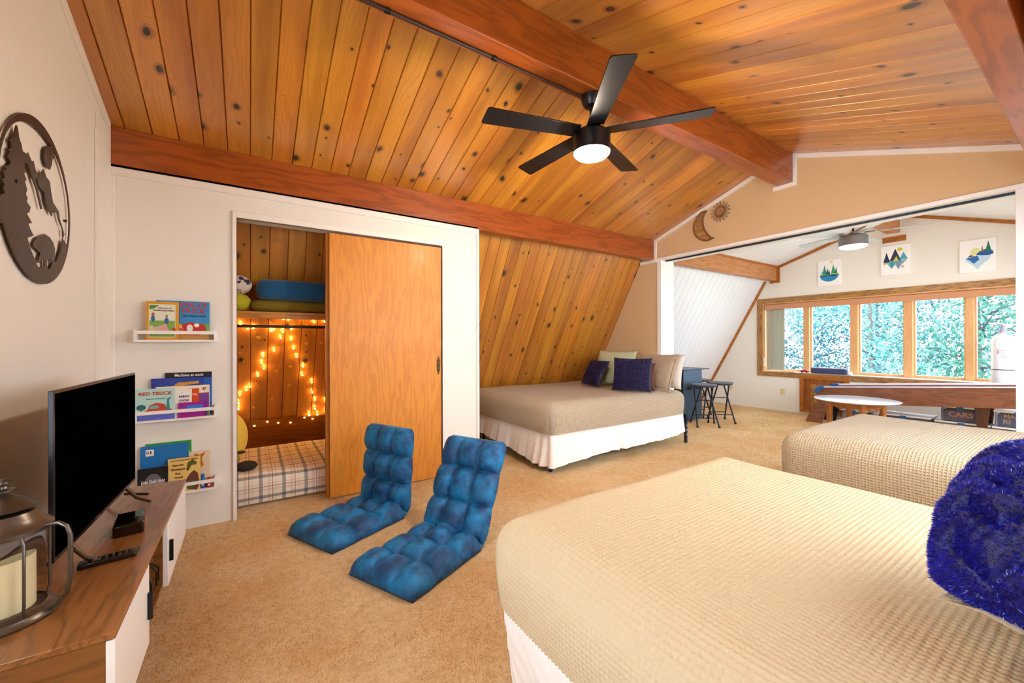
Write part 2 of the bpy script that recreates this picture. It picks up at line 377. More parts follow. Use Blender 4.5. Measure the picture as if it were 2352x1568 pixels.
def pile(n, seed=9):
    rg = np.random.default_rng(seed); floor = bpy.data.objects['floor']; rr = rg.random(n)**.9
    ang_ = rg.uniform(math.radians(-14), math.radians(84), n); dist = 1.3+rr*8
    p = np.stack([dist*np.sin(ang_), dist*np.cos(ang_), np.zeros(n)], -1); k = (p[:, 0] > XL+.02) & (p[:, 0] < XF-.02) & (p[:, 1] > .5) & (p[:, 1] < np.where(p[:, 0] < 1.9, 3.65, 4.85)); p = p[k]; n = len(p)
    d = rg.normal(0, .75, (n, 3)); d[:, 2] = np.abs(d[:, 2])*.5+.7; d /= np.linalg.norm(d, axis=1)[:, None]; s_ = np.cross(d, rg.normal(0, 1, (n, 3))); s_ /= np.linalg.norm(s_, axis=1)[:, None]
    wd = .0010*(1+p[:, :1]*0+np.linalg.norm(p, axis=1)[:, None]*.3); v = np.stack([p-s_*wd, p+s_*wd, p+d*rg.uniform(.005, .011, n)[:, None]], 1).reshape(-1, 3)
    m2 = bpy.data.meshes.new('carpet_pile'); m2.vertices.add(3*n); m2.vertices.foreach_set('co', v.reshape(-1).astype(np.float32)); m2.loops.add(3*n); m2.loops.foreach_set('vertex_index', np.arange(3*n, dtype=np.int32)); m2.polygons.add(n)
    m2.polygons.foreach_set('loop_start', np.arange(0, 3*n, 3, dtype=np.int32)); m2.polygons.foreach_set('loop_total', np.full(n, 3, dtype=np.int32)); m2.update(calc_edges=True); m2.materials.append(M['carpet'])
    f = bpy.data.objects.new('carpet_pile', m2); COL.objects.link(f); f.parent = floor; f['kind'] = 'stuff'
pile(900000)
# gable wall at the left, with a hole for the added side window
gw = MB(); pr = lambda pts: gw.prism(pts, YZ(0), XL-.12, XL)
pr([(1.3, 0), (slope_y(0), 0), (slope_y(2.6), 2.6), (YC, ceil_z(YC)+.02), (1.3, ceil_z(1.3)+.02)])
pr([(.1, 0), (1.3, 0), (1.3, .75), (.1, .75)]); pr([(.1, 2.15), (1.3, 2.15), (1.3, ceil_z(1.3)+.02), (.234, 2.61), (.1, 2.34)])
pr([(-1.19, 0), (.1, 0), (.1, 2.34), (.02, 2.2)])
struct(gw.build('wall_left', 'wall'), 'cream gable wall at the left')
# closet wall
cw = MB(); ZH = 2.13; XO0, XO1, XC = -.075, 1.487, 1.861
cw.box(XL, XO0, YB, YB+.11, 0, ZB+.02); cw.box(XO0, XO1, YB, YB+.11, ZH, ZB+.02); cw.box(XO1, XC, YB, YB+.11, 0, ZB+.02)
cw.box(XC-.09, XC, YB+.11, slope_y(0)-.02, 0, .3); 
cw.prism([(YB+.11, 0), (slope_y(0)-.01, 0), (slope_y(ZB)-.01, ZB), (YB+.11, ZB)], YZ(0), XC-.09, XC)
struct(cw.build('wall_closet', 'wall'), 'cream closet wall with the sliding door opening')
# divider wall with the wide opening
OY0, OY1, OZ = .42, 3.343, 2.33
dv = MB(); dv.prism([(slope_y(0), 0), (OY1, 0), (OY1, OZ), (OY0, OZ), (OY0, 0), (2*YC-slope_y(0), 0), (2*YC-slope_y(2.6), 2.6), (YC, ceil_z(YC)+.02), (slope_y(2.6), 2.6)], YZ(0), XE, XE2)
struct(dv.build('wall_divider', 'wall_warm'), 'beige divider wall with the wide cased opening')
# window wall
WY0, WY1, WZ0, WZ1 = .03, 3.70, .675, 1.945
ww = MB(); q = lambda pts: ww.prism(pts, YZ(0), XF, XF+.26)
q([(slope_y(0), 0), (slope_y(WZ0), WZ0), (2*YC-slope_y(WZ0), WZ0), (2*YC-slope_y(0), 0)])
q([(slope_y(WZ0), WZ0), (slope_y(WZ1), WZ1), (WY1, WZ1), (WY1, WZ0)]); q([(WY0, WZ0), (WY0, WZ1), (2*YC-slope_y(WZ1), WZ1), (2*YC-slope_y(WZ0), WZ0)])
q([(slope_y(WZ1), WZ1), (slope_y(2.6), 2.6), (YC, ceil_z(YC)+.02), (2*YC-slope_y(2.6), 2.6), (2*YC-slope_y(WZ1), WZ1)])
struct(ww.build('wall_window', 'wall'), 'white gable wall of the game room around the window band')
# ---- beams
tn = [0]
def trim(mb, mat, label, bevel=.003, smooth=None):
    tn[0] += 1; return struct(mb.build('trim_%d' % tn[0], mat, bevel=bevel), label)
trim(MB().box(XL, XE, YB, YB+.115, ZB, ZT), 'beam', 'low red stained beam above the closet wall', .006)
trim(MB().box(XL, XE, 1.809, 1.952, 2.83, ceil_z(YC)-.012), 'beam', 'red stained ridge beam', .006)
trim(MB().box(XL, XE, 2*YC-YB-.115, 2*YC-YB, ZB, ZT), 'beam', 'red stained beam on the right of the ceiling', .006)
for ya in (YB, 2*YC-YB-.115): trim(MB().box(XE2, XF, ya, ya+.115, ZB, ZT-.01), 'beam_pale', 'pale timber beam of the game room, %s side' % ('left' if ya > 2 else 'right'), .006)
trim(MB().box(XE2, XF, 1.809, 1.952, 2.84, ceil_z(YC)-.012), 'beam_pale', 'pale timber ridge beam of the game room', .006)
trim(MB().box(XE2, XF, YB-.02, YB, ZT-.025, ZT+.004), 'trim_wood', 'wooden strip on top of the game room beam', .002)
# rake trims against the divider (white) and the window wall (orange)
def rake(xa, xb, mat, w, lab):
    for sd in (1, -1):
        def pt(y, z): return (y if sd == 1 else 2*YC-y, z)
        a = [(YB, ceil_z(YB)), (YC+.075, ceil_z(YC+.075))]; m = MB()
        m.prism([pt(a[0][0], a[0][1]), pt(a[1][0], a[1][1]), pt(a[1][0], a[1][1]-w*cl), pt(a[0][0], a[0][1]-w*cl)], lambda p, q2, h: (h, p, q2), xa, xb)
        trim(m, mat, lab+' under the ceiling, %s side' % ('left' if sd == 1 else 'right'), .002)
rake(XE-.018, XE, 'trim', .042, 'white rake board of the divider wall')
rake(XF-.02, XF, 'trim_wood', .045, 'stained rake board of the window wall')
m = MB(); m.prism([(slope_y(0), 0), (slope_y(ZB), ZB), (slope_y(ZB)-.05, ZB), (slope_y(0)-.05, 0)], lambda p, q2, h: (h, p, q2), XF-.02, XF)
trim(m, 'trim_wood', 'stained board down the steep left slope of the window wall')
m = MB().box(XF-.025, XF, YB-.045, YB+.115, ZB-.04, ZB).box(XF-.025, XF, YB-.045, YB, ZB, ZT)
trim(m, 'trim_wood', 'stained boards around the left beam end')
trim(MB().box(XF-.02, XF, 1.74, 2.0, 2.71, 2.79), 'trim_wood', 'small stained board below the ridge beam end')
m = MB().box(XE-.020, XE, YB-.038, YB, ZB-.04, ZT).box(XE-.020, XE, YB, slope_y(ZB)-.0, ZB-.04, ZB)
trim(m, 'trim', 'white boards around the low beam end')
m = MB().box(XE-.020, XE, 1.775, 1.99, 2.79, 2.83).box(XE-.020, XE, 1.775, 1.809, 2.83, 3.12)
trim(m, 'trim', 'white boards around the ridge beam end')
# casing of the opening
m = MB().box(XE-.012, XE2+.012, OY1-.004, OY1+.055, 0, OZ-.012).box(XE-.012, XE2+.012, OY0-.055, OY0+.004, 0, OZ-.012).box(XE-.012, XE2+.012, OY0-.055, OY1+.055, OZ-.012, OZ+.02)
trim(m, 'white', 'white cased lining of the wide opening')
m = MB().box(XE+.06, XE+.085, OY0, OY1-.02, OZ-.03, OZ-.008)
trim(m, 'steel_blue', 'dark metal track under the head of the opening')
# closet wall trims
m = MB().box(XL, XC-.022, YB-.014, YB, ZB-.048, ZB)
trim(m, 'trim', 'white strip along the top of the closet wall')
m = MB().box(XO0-.024, XO0, YB-.02, YB+.11, 0, ZH+.045).box(XO0, XO1, YB-.02, YB+.02, ZH, ZH+.045).box(XO1, XO1+.012, YB-.006, YB+.111, 0, ZH-.0005)
trim(m, 'trim', 'white casing around the closet opening')
m = MB().box(XC-.022, XC+.006, YB-.014, YB+.115, 0, ZB-.001); trim(m, 'trim', 'white corner strip at the end of the closet wall')
m = MB().box(XL, XL+.03, YB-.01, YB, 0, ZB-.048); trim(m, 'trim', 'white corner strip between gable wall and closet wall')
m = MB().box(XL, XL+.012, 3.17, 3.19, .0, 2.46).box(XL, XL+.012, 3.19, YB, .0, 2.56); trim(m, 'wall', 'cream panel board at the end of the gable wall')
m = MB()
for sd in (1,): m.prism([(YB-.02, ceil_z(YB-.02)), (1.96, ceil_z(1.96)), (1.96, ceil_z(1.96)-.05), (YB-.02, ceil_z(YB-.02)-.05)], lambda p, q2, h: (h, p, q2), XL, XL+.016)
trim(m, 'trim', 'white rake board on top of the gable wall')
# board below the closet slope
m = MB(); za = .485; m.prism([(slope_y(0)-.04, 0), (slope_y(za)-.03, za), (slope_y(za)-.003, za), (slope_y(0)-.003, 0)], lambda p, q2, h: (h, p, q2), XL, XC-.09)
trim(m, wood('closet_board', 'a8641c', '7a4008', 0, .9, .5), 'wide pine board at the foot of the closet slope')
# ---- closet sliding doors
def sliding(n, x0, x1, y, lab):
    d = MB().box(x0, x1, y, y+.032, .012, ZH-.012).build('door_%d' % n, 'door_oak', bevel=.002); struct(d, lab)
    MB().box(x0-.002, x0+.0005, y+.002, y+.030, .013, ZH-.013).build('door_edge', 'door_edge', d)
    return d
d1 = sliding(1, .533, XO1-.004, YB+.012, 'front sliding oak veneer closet door')
pl = MB(); cz = 1.035; cx = 1.452
pts = [(0, .085), (.006, .075), (.008, .06), (.016, .05), (.014, .03), (.017, 0), (.014, -.03), (.016, -.05), (.008, -.06), (.006, -.075), (0, -.085)]
pl.prism(pts+[(-a, b) for a, b in pts[1:-1]][::-1], lambda a, b, h: (cx+a, YB+.012-h, cz+b), 0, .003)
hd = pl.build('door_handle', plain('brass_dark', '4a3414', .35, .8), d1); hd['label'] = 'dark brass recessed pull'
sliding(2, .512, XO1-.03, YB+.056, 'rear sliding oak veneer closet door')
# ---- window band of the game room
def window_band():
    XG = 8.14
    w = MB()
    w.box(XF-.001, XF+.26, WY0, WY1, WZ0, WZ0+.02).box(XF, XF+.26, WY0, WY1, WZ1-.02, WZ1).box(XF-.001, XF+.26, WY0, WY0+.02, WZ0+.02, WZ1-.02).box(XF-.001, XF+.26, WY1-.02, WY1, WZ0+.02, WZ1-.02)
    root = struct(w.build('window_1', 'mullion', bevel=.003), 'wide band of wood framed windows')
    panes = [(3.665, 3.095), (2.965, 2.44), (2.305, 1.81), (1.675, 1.20), (1.085, .62), (.48, .08)]
    for i, (a, b) in enumerate(panes):
        c = MB().box(XG+.03, XG+.036, b, a, WZ0+.06, WZ1-.1).build('pane', 'glass', root)
        f = MB().box(XG-.01, XG+.05, b-.022, b, WZ0+.02, WZ1-.02).box(XG-.01, XG+.05, a, a+.022, WZ0+.02, WZ1-.02).box(XG-.01, XG+.05, b, a, WZ0+.02, WZ0+.07).box(XG-.01, XG+.05, b, a, WZ1-.11, WZ1-.02)
        f.build('window_frame', 'mullion', root, bevel=.003)
        if i < 5:
            nb = panes[i+1][0]; MB().box(XG-.06, XG+.06, nb+.02, b-.02, WZ0+.02, WZ1-.02).build('mullion', 'mullion', root, bevel=.004)
    # oak casing on the wall face
    t_ = .085
    MB().box(XF-.022, XF, WY0-t_, WY1+t_, WZ1, WZ1+t_).build('casing', 'casing_oak', root, bevel=.003)
    MB().box(XF-.022, XF, WY0-t_, WY1+t_, WZ0-t_+.02, WZ0+.005).build('casing', 'casing_oak', root, bevel=.003)
    MB().box(XF-.022, XF, WY1, WY1+t_, WZ0+.005, WZ1).build('casing', 'casing_oak_up', root, bevel=.003)
    MB().box(XF-.022, XF, WY0-t_, WY0, WZ0+.005, WZ1).build('casing', 'casing_oak_up', root, bevel=.003)
    MB().box(XF-.03, XF+.12, WY0+.02, WY1-.02, WZ0+.02, WZ0+.032).build('window_sill', cm('f4efe6', .3), root, bevel=.003)
    MB().box(XF+.01, XF+.05, WY0+.03, WY1-.03, WZ1-.12, WZ1-.03).build('valance', cm('c88f68'), root, bevel=.004)
    return root
window_band()
def add_portal(name, x, y0, y1, z0, z1, face):
    l = bpy.data.lights.new(name, 'AREA'); l.shape = 'RECTANGLE'; l.size = z1-z0; l.size_y = y1-y0; l.cycles.is_portal = True
    o = bpy.data.objects.new(name, l); COL.objects.link(o); o.location = (x, (y0+y1)/2, (z0+z1)/2); o.rotation_euler = (0, PI/2*face, 0)
add_portal('window_portal', 8.3, WY0, WY1, WZ0, WZ1, 1)
# unseen side window added in the gable wall to brighten the bedroom
w = MB().box(XL-.12, XL+.01, .1, .14, .75, 2.15).box(XL-.12, XL+.01, 1.26, 1.3, .75, 2.15).box(XL-.12, XL+.01, .1, 1.3, .75, .79).box(XL-.12, XL+.01, .1, 1.3, 2.11, 2.15).box(XL-.09, XL-.04, .68, .72, .79, 2.11)
w2 = struct(w.build('window_2', 'white', bevel=.003), 'white framed window added out of view in the gable wall')
MB().box(XL-.07, XL-.064, .14, .68, .79, 2.11).build('pane', 'glass', w2); MB().box(XL-.07, XL-.064, .72, 1.26, .79, 2.11).build('pane', 'glass', w2)
add_portal('window_portal', XL-.14, .1, 1.3, .75, 2.15, -1)
for n_, (a_, b_, c_, d_) in ((3, W3), (4, W4)):  # both dormers are added out of view to let in more daylight
    ns = 2*YC-slope_y(c_)-.1, 2*YC-slope_y(d_)-.1
    def wf(x, y, z): return (x, ns[0]+(ns[1]-ns[0])*(z-c_)/(d_-c_)+y, z)
    w = MB()
    for bx_ in ((a_, a_+.05, 0, .12, c_, d_), (b_-.05, b_, 0, .12, c_, d_), (a_, b_, 0, .12, c_, c_+.05), (a_, b_, 0, .12, d_-.05, d_), ((a_+b_)/2-.03, (a_+b_)/2+.03, .02, .1, c_, d_)): w.box(*bx_, tf=wf)
    wo = struct(w.build('window_%d' % n_, 'white', bevel=.003), 'white framed dormer window added out of view in the right slope')
    MB().box(a_+.05, b_-.05, .05, .056, c_+.05, d_-.05, tf=wf).build('pane', 'glass', wo)
    l = bpy.data.lights.new('window_portal', 'AREA'); l.shape = 'RECTANGLE'; l.size = b_-a_; l.size_y = math.hypot(d_-c_, ns[1]-ns[0]); l.cycles.is_portal = True
    o = bpy.data.objects.new('window_portal', l); COL.objects.link(o); o.location = ((a_+b_)/2, (ns[0]+ns[1])/2-.02, (c_+d_)/2)
    o.matrix_world = Matrix.Translation(o.location) @ basis((-1, 0, 0), (0, ns[1]-ns[0], d_-c_)).to_4x4() @ Matrix.Rotation(PI, 4, 'Y')
# small access door under the window
dr = MB().box(XF-.012, XF+.0, 2.45, 3.05, .06, .60).build('door_3', 'door_edge', bevel=.002); struct(dr, 'small wooden access door below the window')
for b in ((2.40, 2.46, .03, .66), (3.03, 3.09, .03, .66), (2.46, 3.03, .60, .66), (2.46, 3.03, .03, .07)):
    MB().box(XF-.028, XF, *b).build('door_casing', 'trim_wood', dr, bevel=.003)
MB().box(XF-.018, XF-.012, 2.56, 2.93, .14, .52).build('door_panel', 'casing_oak_up', dr, bevel=.004)

# ================================================================ LAMPS
def fan(loc, rz, far, label, zr, angs, R, lr, rod):
    """origin at the bottom of the light"""
    t = thing('ceiling_fan', label, 'fan', loc, rz)
    h = .17; hm, bm2 = ('nickel', 'blade_pale') if far else ('espresso', 'espresso')
    MB().lathe([(lr*.86, .045), (lr*.95, .05), (lr*.97, .09), (lr*.97, .15), (lr*.8, h), (lr*.4, h+.015), (.03, h+.03), (.03, h+.05)], 40).build('motor_housing', hm, t, 40)
    MB().lathe([(lr*.98, .034), (lr*1.0, .04), (lr*.98, .055), (lr*.85, .056)], 40, cap=False).build('light_ring', hm, t, 40)
    MB().lathe([(.001, 0), (lr*.5, .003), (lr*.8, .014), (lr*.93, .03), (lr*.94, .045)], 40).build('light_diffuser', 'fan_glow_far' if far else 'fan_glow', t, 180)
    MB().lathe([(.013, h+.03), (.013, rod)], 16).build('downrod', 'espresso', t, 60)
    MB().lathe([(.02, rod-.075), (.045, rod-.07), (.062, rod-.045), (.07, rod-.01), (.07, rod)], 32).build('canopy', 'espresso', t, 40)
    for a in angs:
        ca, sa = math.cos(math.radians(a)-rz), math.sin(math.radians(a)-rz); tilt = math.radians(9)
        def tf(r, w_, hh):
            y, z = w_*math.cos(tilt)-hh*math.sin(tilt), w_*math.sin(tilt)+hh*math.cos(tilt)
            return (r*ca-y*sa, r*sa+y*ca, zr+z)
        b = MB(); o_ = []
        r0, r1, wr, wt, c = lr*.8, R, .055, .070, .016
        o_ = [(r0, -wr), (r1-c, -wt), (r1-c*.3, -wt+c*.3), (r1, -wt+c), (r1-.012, wt-c), (r1-.012-c*.3, wt-c*.3), (r1-.012-c, wt), (r0, wr)]
        b.prism(o_, tf, -.004, .004)
        bl = b.build('blade', bm2, t, bevel=.0015)
        MB().box(-1, 1, -1, 1, -1, 1, lambda x, y, z: tf(lr*.72+.05+x*.05, y*.025, .008+z*.005)).build('blade_iron', 'espresso', bl, bevel=.002)
    return t
fan((1.852, 1.885, 2.43), 0, False, 'dark five bladed lit ceiling fan under the red ridge beam', .165, (164, 238, 307, 93, 21), .715, .122, .405)
fan((6.38, 1.88, 2.41), 0, True, 'lit ceiling fan in the white game room beyond the opening', .18, (141, 71, -79, 221, -4), .70, .15, .43)
def lamp(name, loc, power, r, col):
    l = bpy.data.lights.new(name, 'POINT'); l.energy = power; l.shadow_soft_size = r; l.color = col
    o = bpy.data.objects.new(name, l); COL.objects.link(o); o.location = loc; return o
lamp('fan_light', (1.852, 1.885, 2.37), 42, .05, (1, .84, .64)); lamp('fan_light', (6.38, 1.88, 2.35), 10, .06, (1, .93, .82))
c = MB().tube([(XL+.01, 1.915, 2.822), (1.12, 1.915, 2.822)], .011, 10).tube([(1.12, 1.915, 2.822), (1.79, 1.91, 2.822)], .008, 10).build('cable_conduit', plain('conduit', '3a2418', .4), smooth=60)
tag(c, 'thin brown cable conduit running under the ridge beam to the bedroom fan', 'conduit')
for x in (1.14, .55): MB().tube([(x-.012, 1.915, 2.822), (x+.012, 1.915, 2.822)], .015, 12).build('clip', 'plastic_dark', c, 60)
# ================================================================ BEDS
def warp_edges(W_, D_, drop, r, sides, pitch, ztop, bulge=.02, res=.0075, geo=0.0, rc=.09, wob=.006):
    """sheet draped over a mattress W_ (x) by D_ (y); sides = which of x0,x1,y0,y1 hang down; returns points, uv"""
    L = drop-r+r*PI/2
    def fold(a, n, lo, hi):
        pos = a.copy(); dz = np.zeros_like(a); out = np.zeros_like(a)
        for side, on in ((0, lo), (1, hi)):
            e = (r-a) if side == 0 else (a-(n-r)); k = e > 0
            if not on: continue
            th = np.clip(e/r, 0, PI/2); x = r*np.sin(th); z = r*(1-np.cos(th))+np.maximum(0, e-r*PI/2)
            ext = np.maximum(0, e-r*PI/2)
            pos = np.where(k, (r-x) if side == 0 else (n-r+x), pos); dz = np.where(k, z, dz)
            bb = bulge*np.sin(np.clip(z/drop, 0, 1)*PI*.96); out = np.where(k, bb*(-1 if side == 0 else 1), out)
        return pos, dz, out
    a0 = -(L-r) if sides[0] else 0; a1 = W_+(L-r) if sides[1] else W_; b0 = -(L-r) if sides[2] else 0; b1 = D_+(L-r) if sides[3] else D_
    A = np.linspace(a0, a1, int((a1-a0)/res)+1); B = np.linspace(b0, b1, int((b1-b0)/res)+1)
    AA, BB = np.meshgrid(A, B, indexing='ij')
    px, dx, ox = fold(AA, W_, sides[0], sides[1]); py, dy, oy = fold(BB, D_, sides[2], sides[3])
    cx_, cy_ = px.copy(), py.copy(); cor = np.zeros_like(px)
    for ex, on1, s1 in ((0, sides[0], 1), (W_, sides[1], -1)):
        for ey, on2, s2 in ((0, sides[2], 1), (D_, sides[3], -1)):
            if not (on1 and on2): continue
            u = np.clip(1-s1*(px-ex)/rc, 0, 1); v = np.clip(1-s2*(py-ey)/rc, 0, 1); m_ = (u > 0) & (v > 0)
            k = np.sqrt(u*u+v*v-u*u*v*v*1.0); mx = np.maximum(np.maximum(u, v), 1e-6)
            sc = np.where(m_, mx/np.maximum(np.sqrt(u*u+v*v), 1e-6), 1)
            sc = 1-(1-sc)*np.minimum(1, mx)
            px = np.where(m_, ex+s1*rc*(1-u*sc), px); py = np.where(m_, ey+s2*rc*(1-v*sc), py)
    both = np.minimum(dx, dy); z = np.maximum(dx, dy)
    n_ = np.sin(AA*5.1+BB*3.3)*.5+np.sin(AA*2.3-BB*7.7+1)*.3+np.sin(AA*11+BB*9.)*.2
    zz = ztop-z+wob*n_*np.clip(1-z/.06, 0, 1)
    P = np.stack([px+ox+wob*.6*n_*(ox != 0), py+oy+wob*.6*n_*(oy != 0), zz], -1)
    if geo:
        du = np.gradient(P, axis=0); dv_ = np.gradient(P, axis=1); N = np.cross(du, dv_); ln = np.linalg.norm(N, axis=-1, keepdims=True); N = N/np.maximum(ln, 1e-9)
        N[N[..., 2] < 0] *= 1
        k = 2*PI/pitch; hh = np.maximum(np.cos(AA*k)*.75+.1, np.cos(BB*k)); hh = np.clip(hh, -.65, 1)
        fade = np.clip(ln[..., 0]/(np.median(ln)*.5), 0, 1)
        P = P+N*(hh*geo*fade)[..., None]
    return P, np.stack([AA, BB], -1)
def skirt(name, path, z0, z1, parent, amp=.02, hem=lambda s: 0.0, seed=0, closed=False, pleat=()):
    """path: list of (x, y); ruffled cloth hanging from z1 to z0"""
    p = np.array(path, float); seg = np.linalg.norm(np.diff(p, axis=0), axis=1); cum = np.r_[0, np.cumsum(seg)]; T = cum[-1]
    s = np.arange(0, T, .012); x = np.interp(s, cum, p[:, 0]); y = np.interp(s, cum, p[:, 1])
    tx, ty = np.gradient(x), np.gradient(y); l = np.hypot(tx, ty)+1e-9; nx, ny = ty/l, -tx/l
    rg = np.random.default_rng(seed); w = sum(a*np.sin(s*f+rg.uniform(0, 6.28)) for a, f in ((.55, 9), (.35, 21), (.25, 43), (.12, 77)))
    for ps in pleat: w = w-2.2*np.exp(-((s-ps)/.02)**2)+1.2*np.exp(-((s-ps-.05)/.03)**2)+1.2*np.exp(-((s-ps+.05)/.03)**2)
    K = 16; P = np.zeros((len(s), K, 3))
    for j in range(K):
        t_ = j/(K-1); hz = np.array([hem(q/T) for q in s]); sw = amp*(.15+.85*t_)*w+.035*t_*math.sin(t_*1.5)
        wr = .0025*np.sin(s*60+t_*23)*math.sin(t_*PI)
        P[:, j, 0] = x+nx*(sw+wr); P[:, j, 1] = y+ny*(sw+wr); P[:, j, 2] = z1+(z0+hz-z1)*t_
    return grid(name, P, 'skirt', parent)
def leg(x, y, z, parent, w=.035, holes=False):
    l = MB().box(x-w/2, x+w/2, y-w/2, y+w/2, 0, z).build('leg', 'steel_blue', parent, bevel=.002)
    if holes:
        for zz in (.1, .155, .21): MB().box(x-.006, x+.006, y-w/2-.001, y-w/2+.002, zz, zz+.012).build('bolt', 'white', l)
    return l
def bed(nm, x0, x1, y0, y1, zt, zb, sides, label, hemf, hf=.0, mat='waffle', res=.0125, geo=0, leglocs=(), cover='', r=.09, sk=None, seed=1, sh=.06):
    b = thing('bed', label, 'bed', ((x0+x1)/2, (y0+y1)/2, 0)); bx, by = b.location.x, b.location.y
    i = .035
    MB().box(x0+i-bx, x1-i-bx, y0+i-by, y1-i-by, zb-.02, zt-.03).build('mattress', 'white', b, bevel=.05, seg=4)
    MB().box(x0+.05-bx, x1-.05-bx, y0+.05-by, y1-.05-by, zb-.12, zb-.03).build('bed_frame', 'steel_blue', b, bevel=.004)
    for k in leglocs: leg(k[0]-bx, k[1]-by, k[2], b, .03, k[3])
    if sk: skirt('bed_skirt', [(p[0]-bx, p[1]-by) for p in sk], sh, zb+.015, b, .016, hemf, seed, pleat=hf or ())
    P, uv = warp_edges(x1-x0, y1-y0, zt-zb, r, sides, .015, zt, res=res, geo=geo)
    P = P+np.array([x0-bx, y0-by, 0])
    o = grid('bedspread', P, mat, None, uv); o.location = (bx, by, 0); tag(o, cover, 'bedspread')
    return b
bed('far', 2.36, 4.46, 2.95, 4.49, .66, .365, (1, 1, 1, 0), 'far double bed against the knotty pine slope with a white skirt and dark legs',
    lambda s: .06-.05*math.exp(-((s-.40)/.12)**2)+.1*max(0, s-.86)*5*.6+.05*max(0, .25-s)*4, (1.34, 1.46, 2.42), 'waffle_fine', .0075,
    leglocs=((2.42, 3.03, .25, False), (4.50, 2.97, .36, True), (2.42, 4.35, .25, False)), cover='taupe waffle bedspread on the far bed with the pile of pillows',
    r=.10, sk=[(2.375, 4.47), (2.375, 2.99), (2.385, 2.975), (2.40, 2.965), (4.45, 2.965)], sh=.05)
bed('near', .70, 2.10, -.68, 1.19, .665, .37, (1, 1, 0, 1), 'nearest bed with a white skirt, its foot towards the blue floor chairs',
    lambda s: 0, (), 'waffle_geo', .0034, .0028, leglocs=((.8, 1.1, .25, False), (2.0, 1.1, .25, False)), cover='cream waffle bedspread on the nearest bed',
    r=.11, sk=[(.72, -.6), (.72, 1.16), (.73, 1.17), (2.07, 1.17), (2.08, 1.16), (2.08, -.6)], seed=4)
bed('mid', 2.93, 4.22, -.70, 1.25, .665, .37, (1, 1, 0, 1), 'bed beside the nearest one, close to the wide opening',
    lambda s: 0, (), 'waffle', .0125, 0, leglocs=((3.03, 1.15, .25, False), (4.12, 1.15, .25, False)), cover='tan waffle bedspread on the bed beside the opening',
    r=.11, sk=[(2.95, -.6), (2.95, 1.22), (2.96, 1.23), (4.19, 1.23), (4.20, 1.22), (4.20, -.6)], seed=5)
# ---- pillows
def pillow(name, w, h, t, mat, label, cat, loc, R, n=40, flange=0, disp=None, group=None, dent=0, rnd=0):
    u = np.linspace(-1, 1, n); U_, V_ = np.meshgrid(u, u, indexing='ij')
    e = np.clip((1-np.abs(U_)**2.6)*(1-np.abs(V_)**2.6), 0, 1)**.52
    x = U_*w/2*(1-.07*(1-V_**2))*np.sqrt(1-rnd*V_**2); y = V_*h/2*(1-.07*(1-U_**2))*np.sqrt(1-rnd*U_**2)
    wr = .004*np.sin(U_*9+V_*5)*np.sin(V_*7-U_*3)*e
    top = t/2*e+wr-dent*np.exp(-((U_)**2*3+(V_-1)**2*5))*0; P1 = np.stack([x, y, top], -1); P2 = np.stack([x, y, -t/2*e+wr*.5], -1)
    if disp is not None:
        P1[..., 2] += disp(x, y)*np.clip(e*3, 0, 1); 
    me_pts = np.concatenate([P1, P2[:, ::-1]], 1)
    m_ = grid(name, me_pts, mat, None, np.concatenate([np.stack([x, y], -1), np.stack([x, y], -1)[:, ::-1]], 1))
    b = bmesh.new(); b.from_mesh(m_.data); bmesh.ops.remove_doubles(b, verts=b.verts, dist=.0008); bmesh.ops.recalc_face_normals(b, faces=b.faces); b.to_mesh(m_.data); b.free(); m_.data.shade_smooth()
    m_.matrix_world = Matrix.Translation(loc) @ R.to_4x4(); tag(m_, label, cat, group)
    if flange:
        f = MB(); k = 44
        def rim(s_, e_): 
            a = []
            for i in range(4*k):
                q = i/k; sd = int(q); f_ = (q-sd)*2-1; uu, vv = ((f_, -1), (1, f_), (-f_, 1), (-1, -f_))[sd]
                a.append((uu*(w/2*(1-.07*(1-vv**2))+e_), vv*(h/2*(1-.07*(1-uu**2))+e_), .004*math.sin(i*.7)+.003*s_))
            return a
        a, b_ = rim(0, -.01), rim(1, flange); n4 = 4*k; f.add(a+b_, [(i, (i+1) % n4, n4+(i+1) % n4, n4+i) for i in range(n4)])
        fo = f.build('flange', mat, m_, 180, fixn=False); md = fo.modifiers.new('s', 'SOLIDIFY'); md.thickness = .004
    return m_
def stand(loc_bottom, right, lean_back, tilt, h):
    """pillow standing on its lower edge at loc_bottom; right = along its width; leans along lean_back"""
    lb = Vector(lean_back).normalized(); up = Vector((0, 0, math.cos(tilt)))+lb*math.sin(tilt)
    return Vector(loc_bottom)+up*(h/2), basis(right, up)
def zig(x, y):
    a = .030; ph = (y+.011*np.abs(((x/.042) % 1)*2-1)*1.6)/a
    return .020*np.abs(np.sin(ph*PI))**.8-.006
def P_(name, w, h, t, mat, label, cat, b, right, lb, tilt, **k):
    l, R = stand(b, right, lb, math.radians(tilt), h); return pillow(name, w, h, t, mat, label, cat, l, R, **k)
P_('pillow', .64, .42, .15, 'pillow_white', 'white pillow leaning at the back right of the far bed, behind the taupe sham', 'pillow', (4.33, 3.21, .672), (-.10, -1, 0), (1, 0, 0), 9)
P_('pillow_sham', .60, .42, .15, 'waffle_fine', 'taupe waffle pillow sham on the right of the far bed, next to the opening', 'pillow', (4.16, 3.24, .672), (-.12, -1, 0), (1, -.1, 0), 20, flange=.03)
P_('pillow_sham', .60, .40, .15, 'waffle_fine', 'taupe pillow sham at the back left of the far bed, against the pine slope', 'pillow', (4.20, 4.0, .672), (-.05, -1, 0), (1, 0, 0), 24, flange=.03)
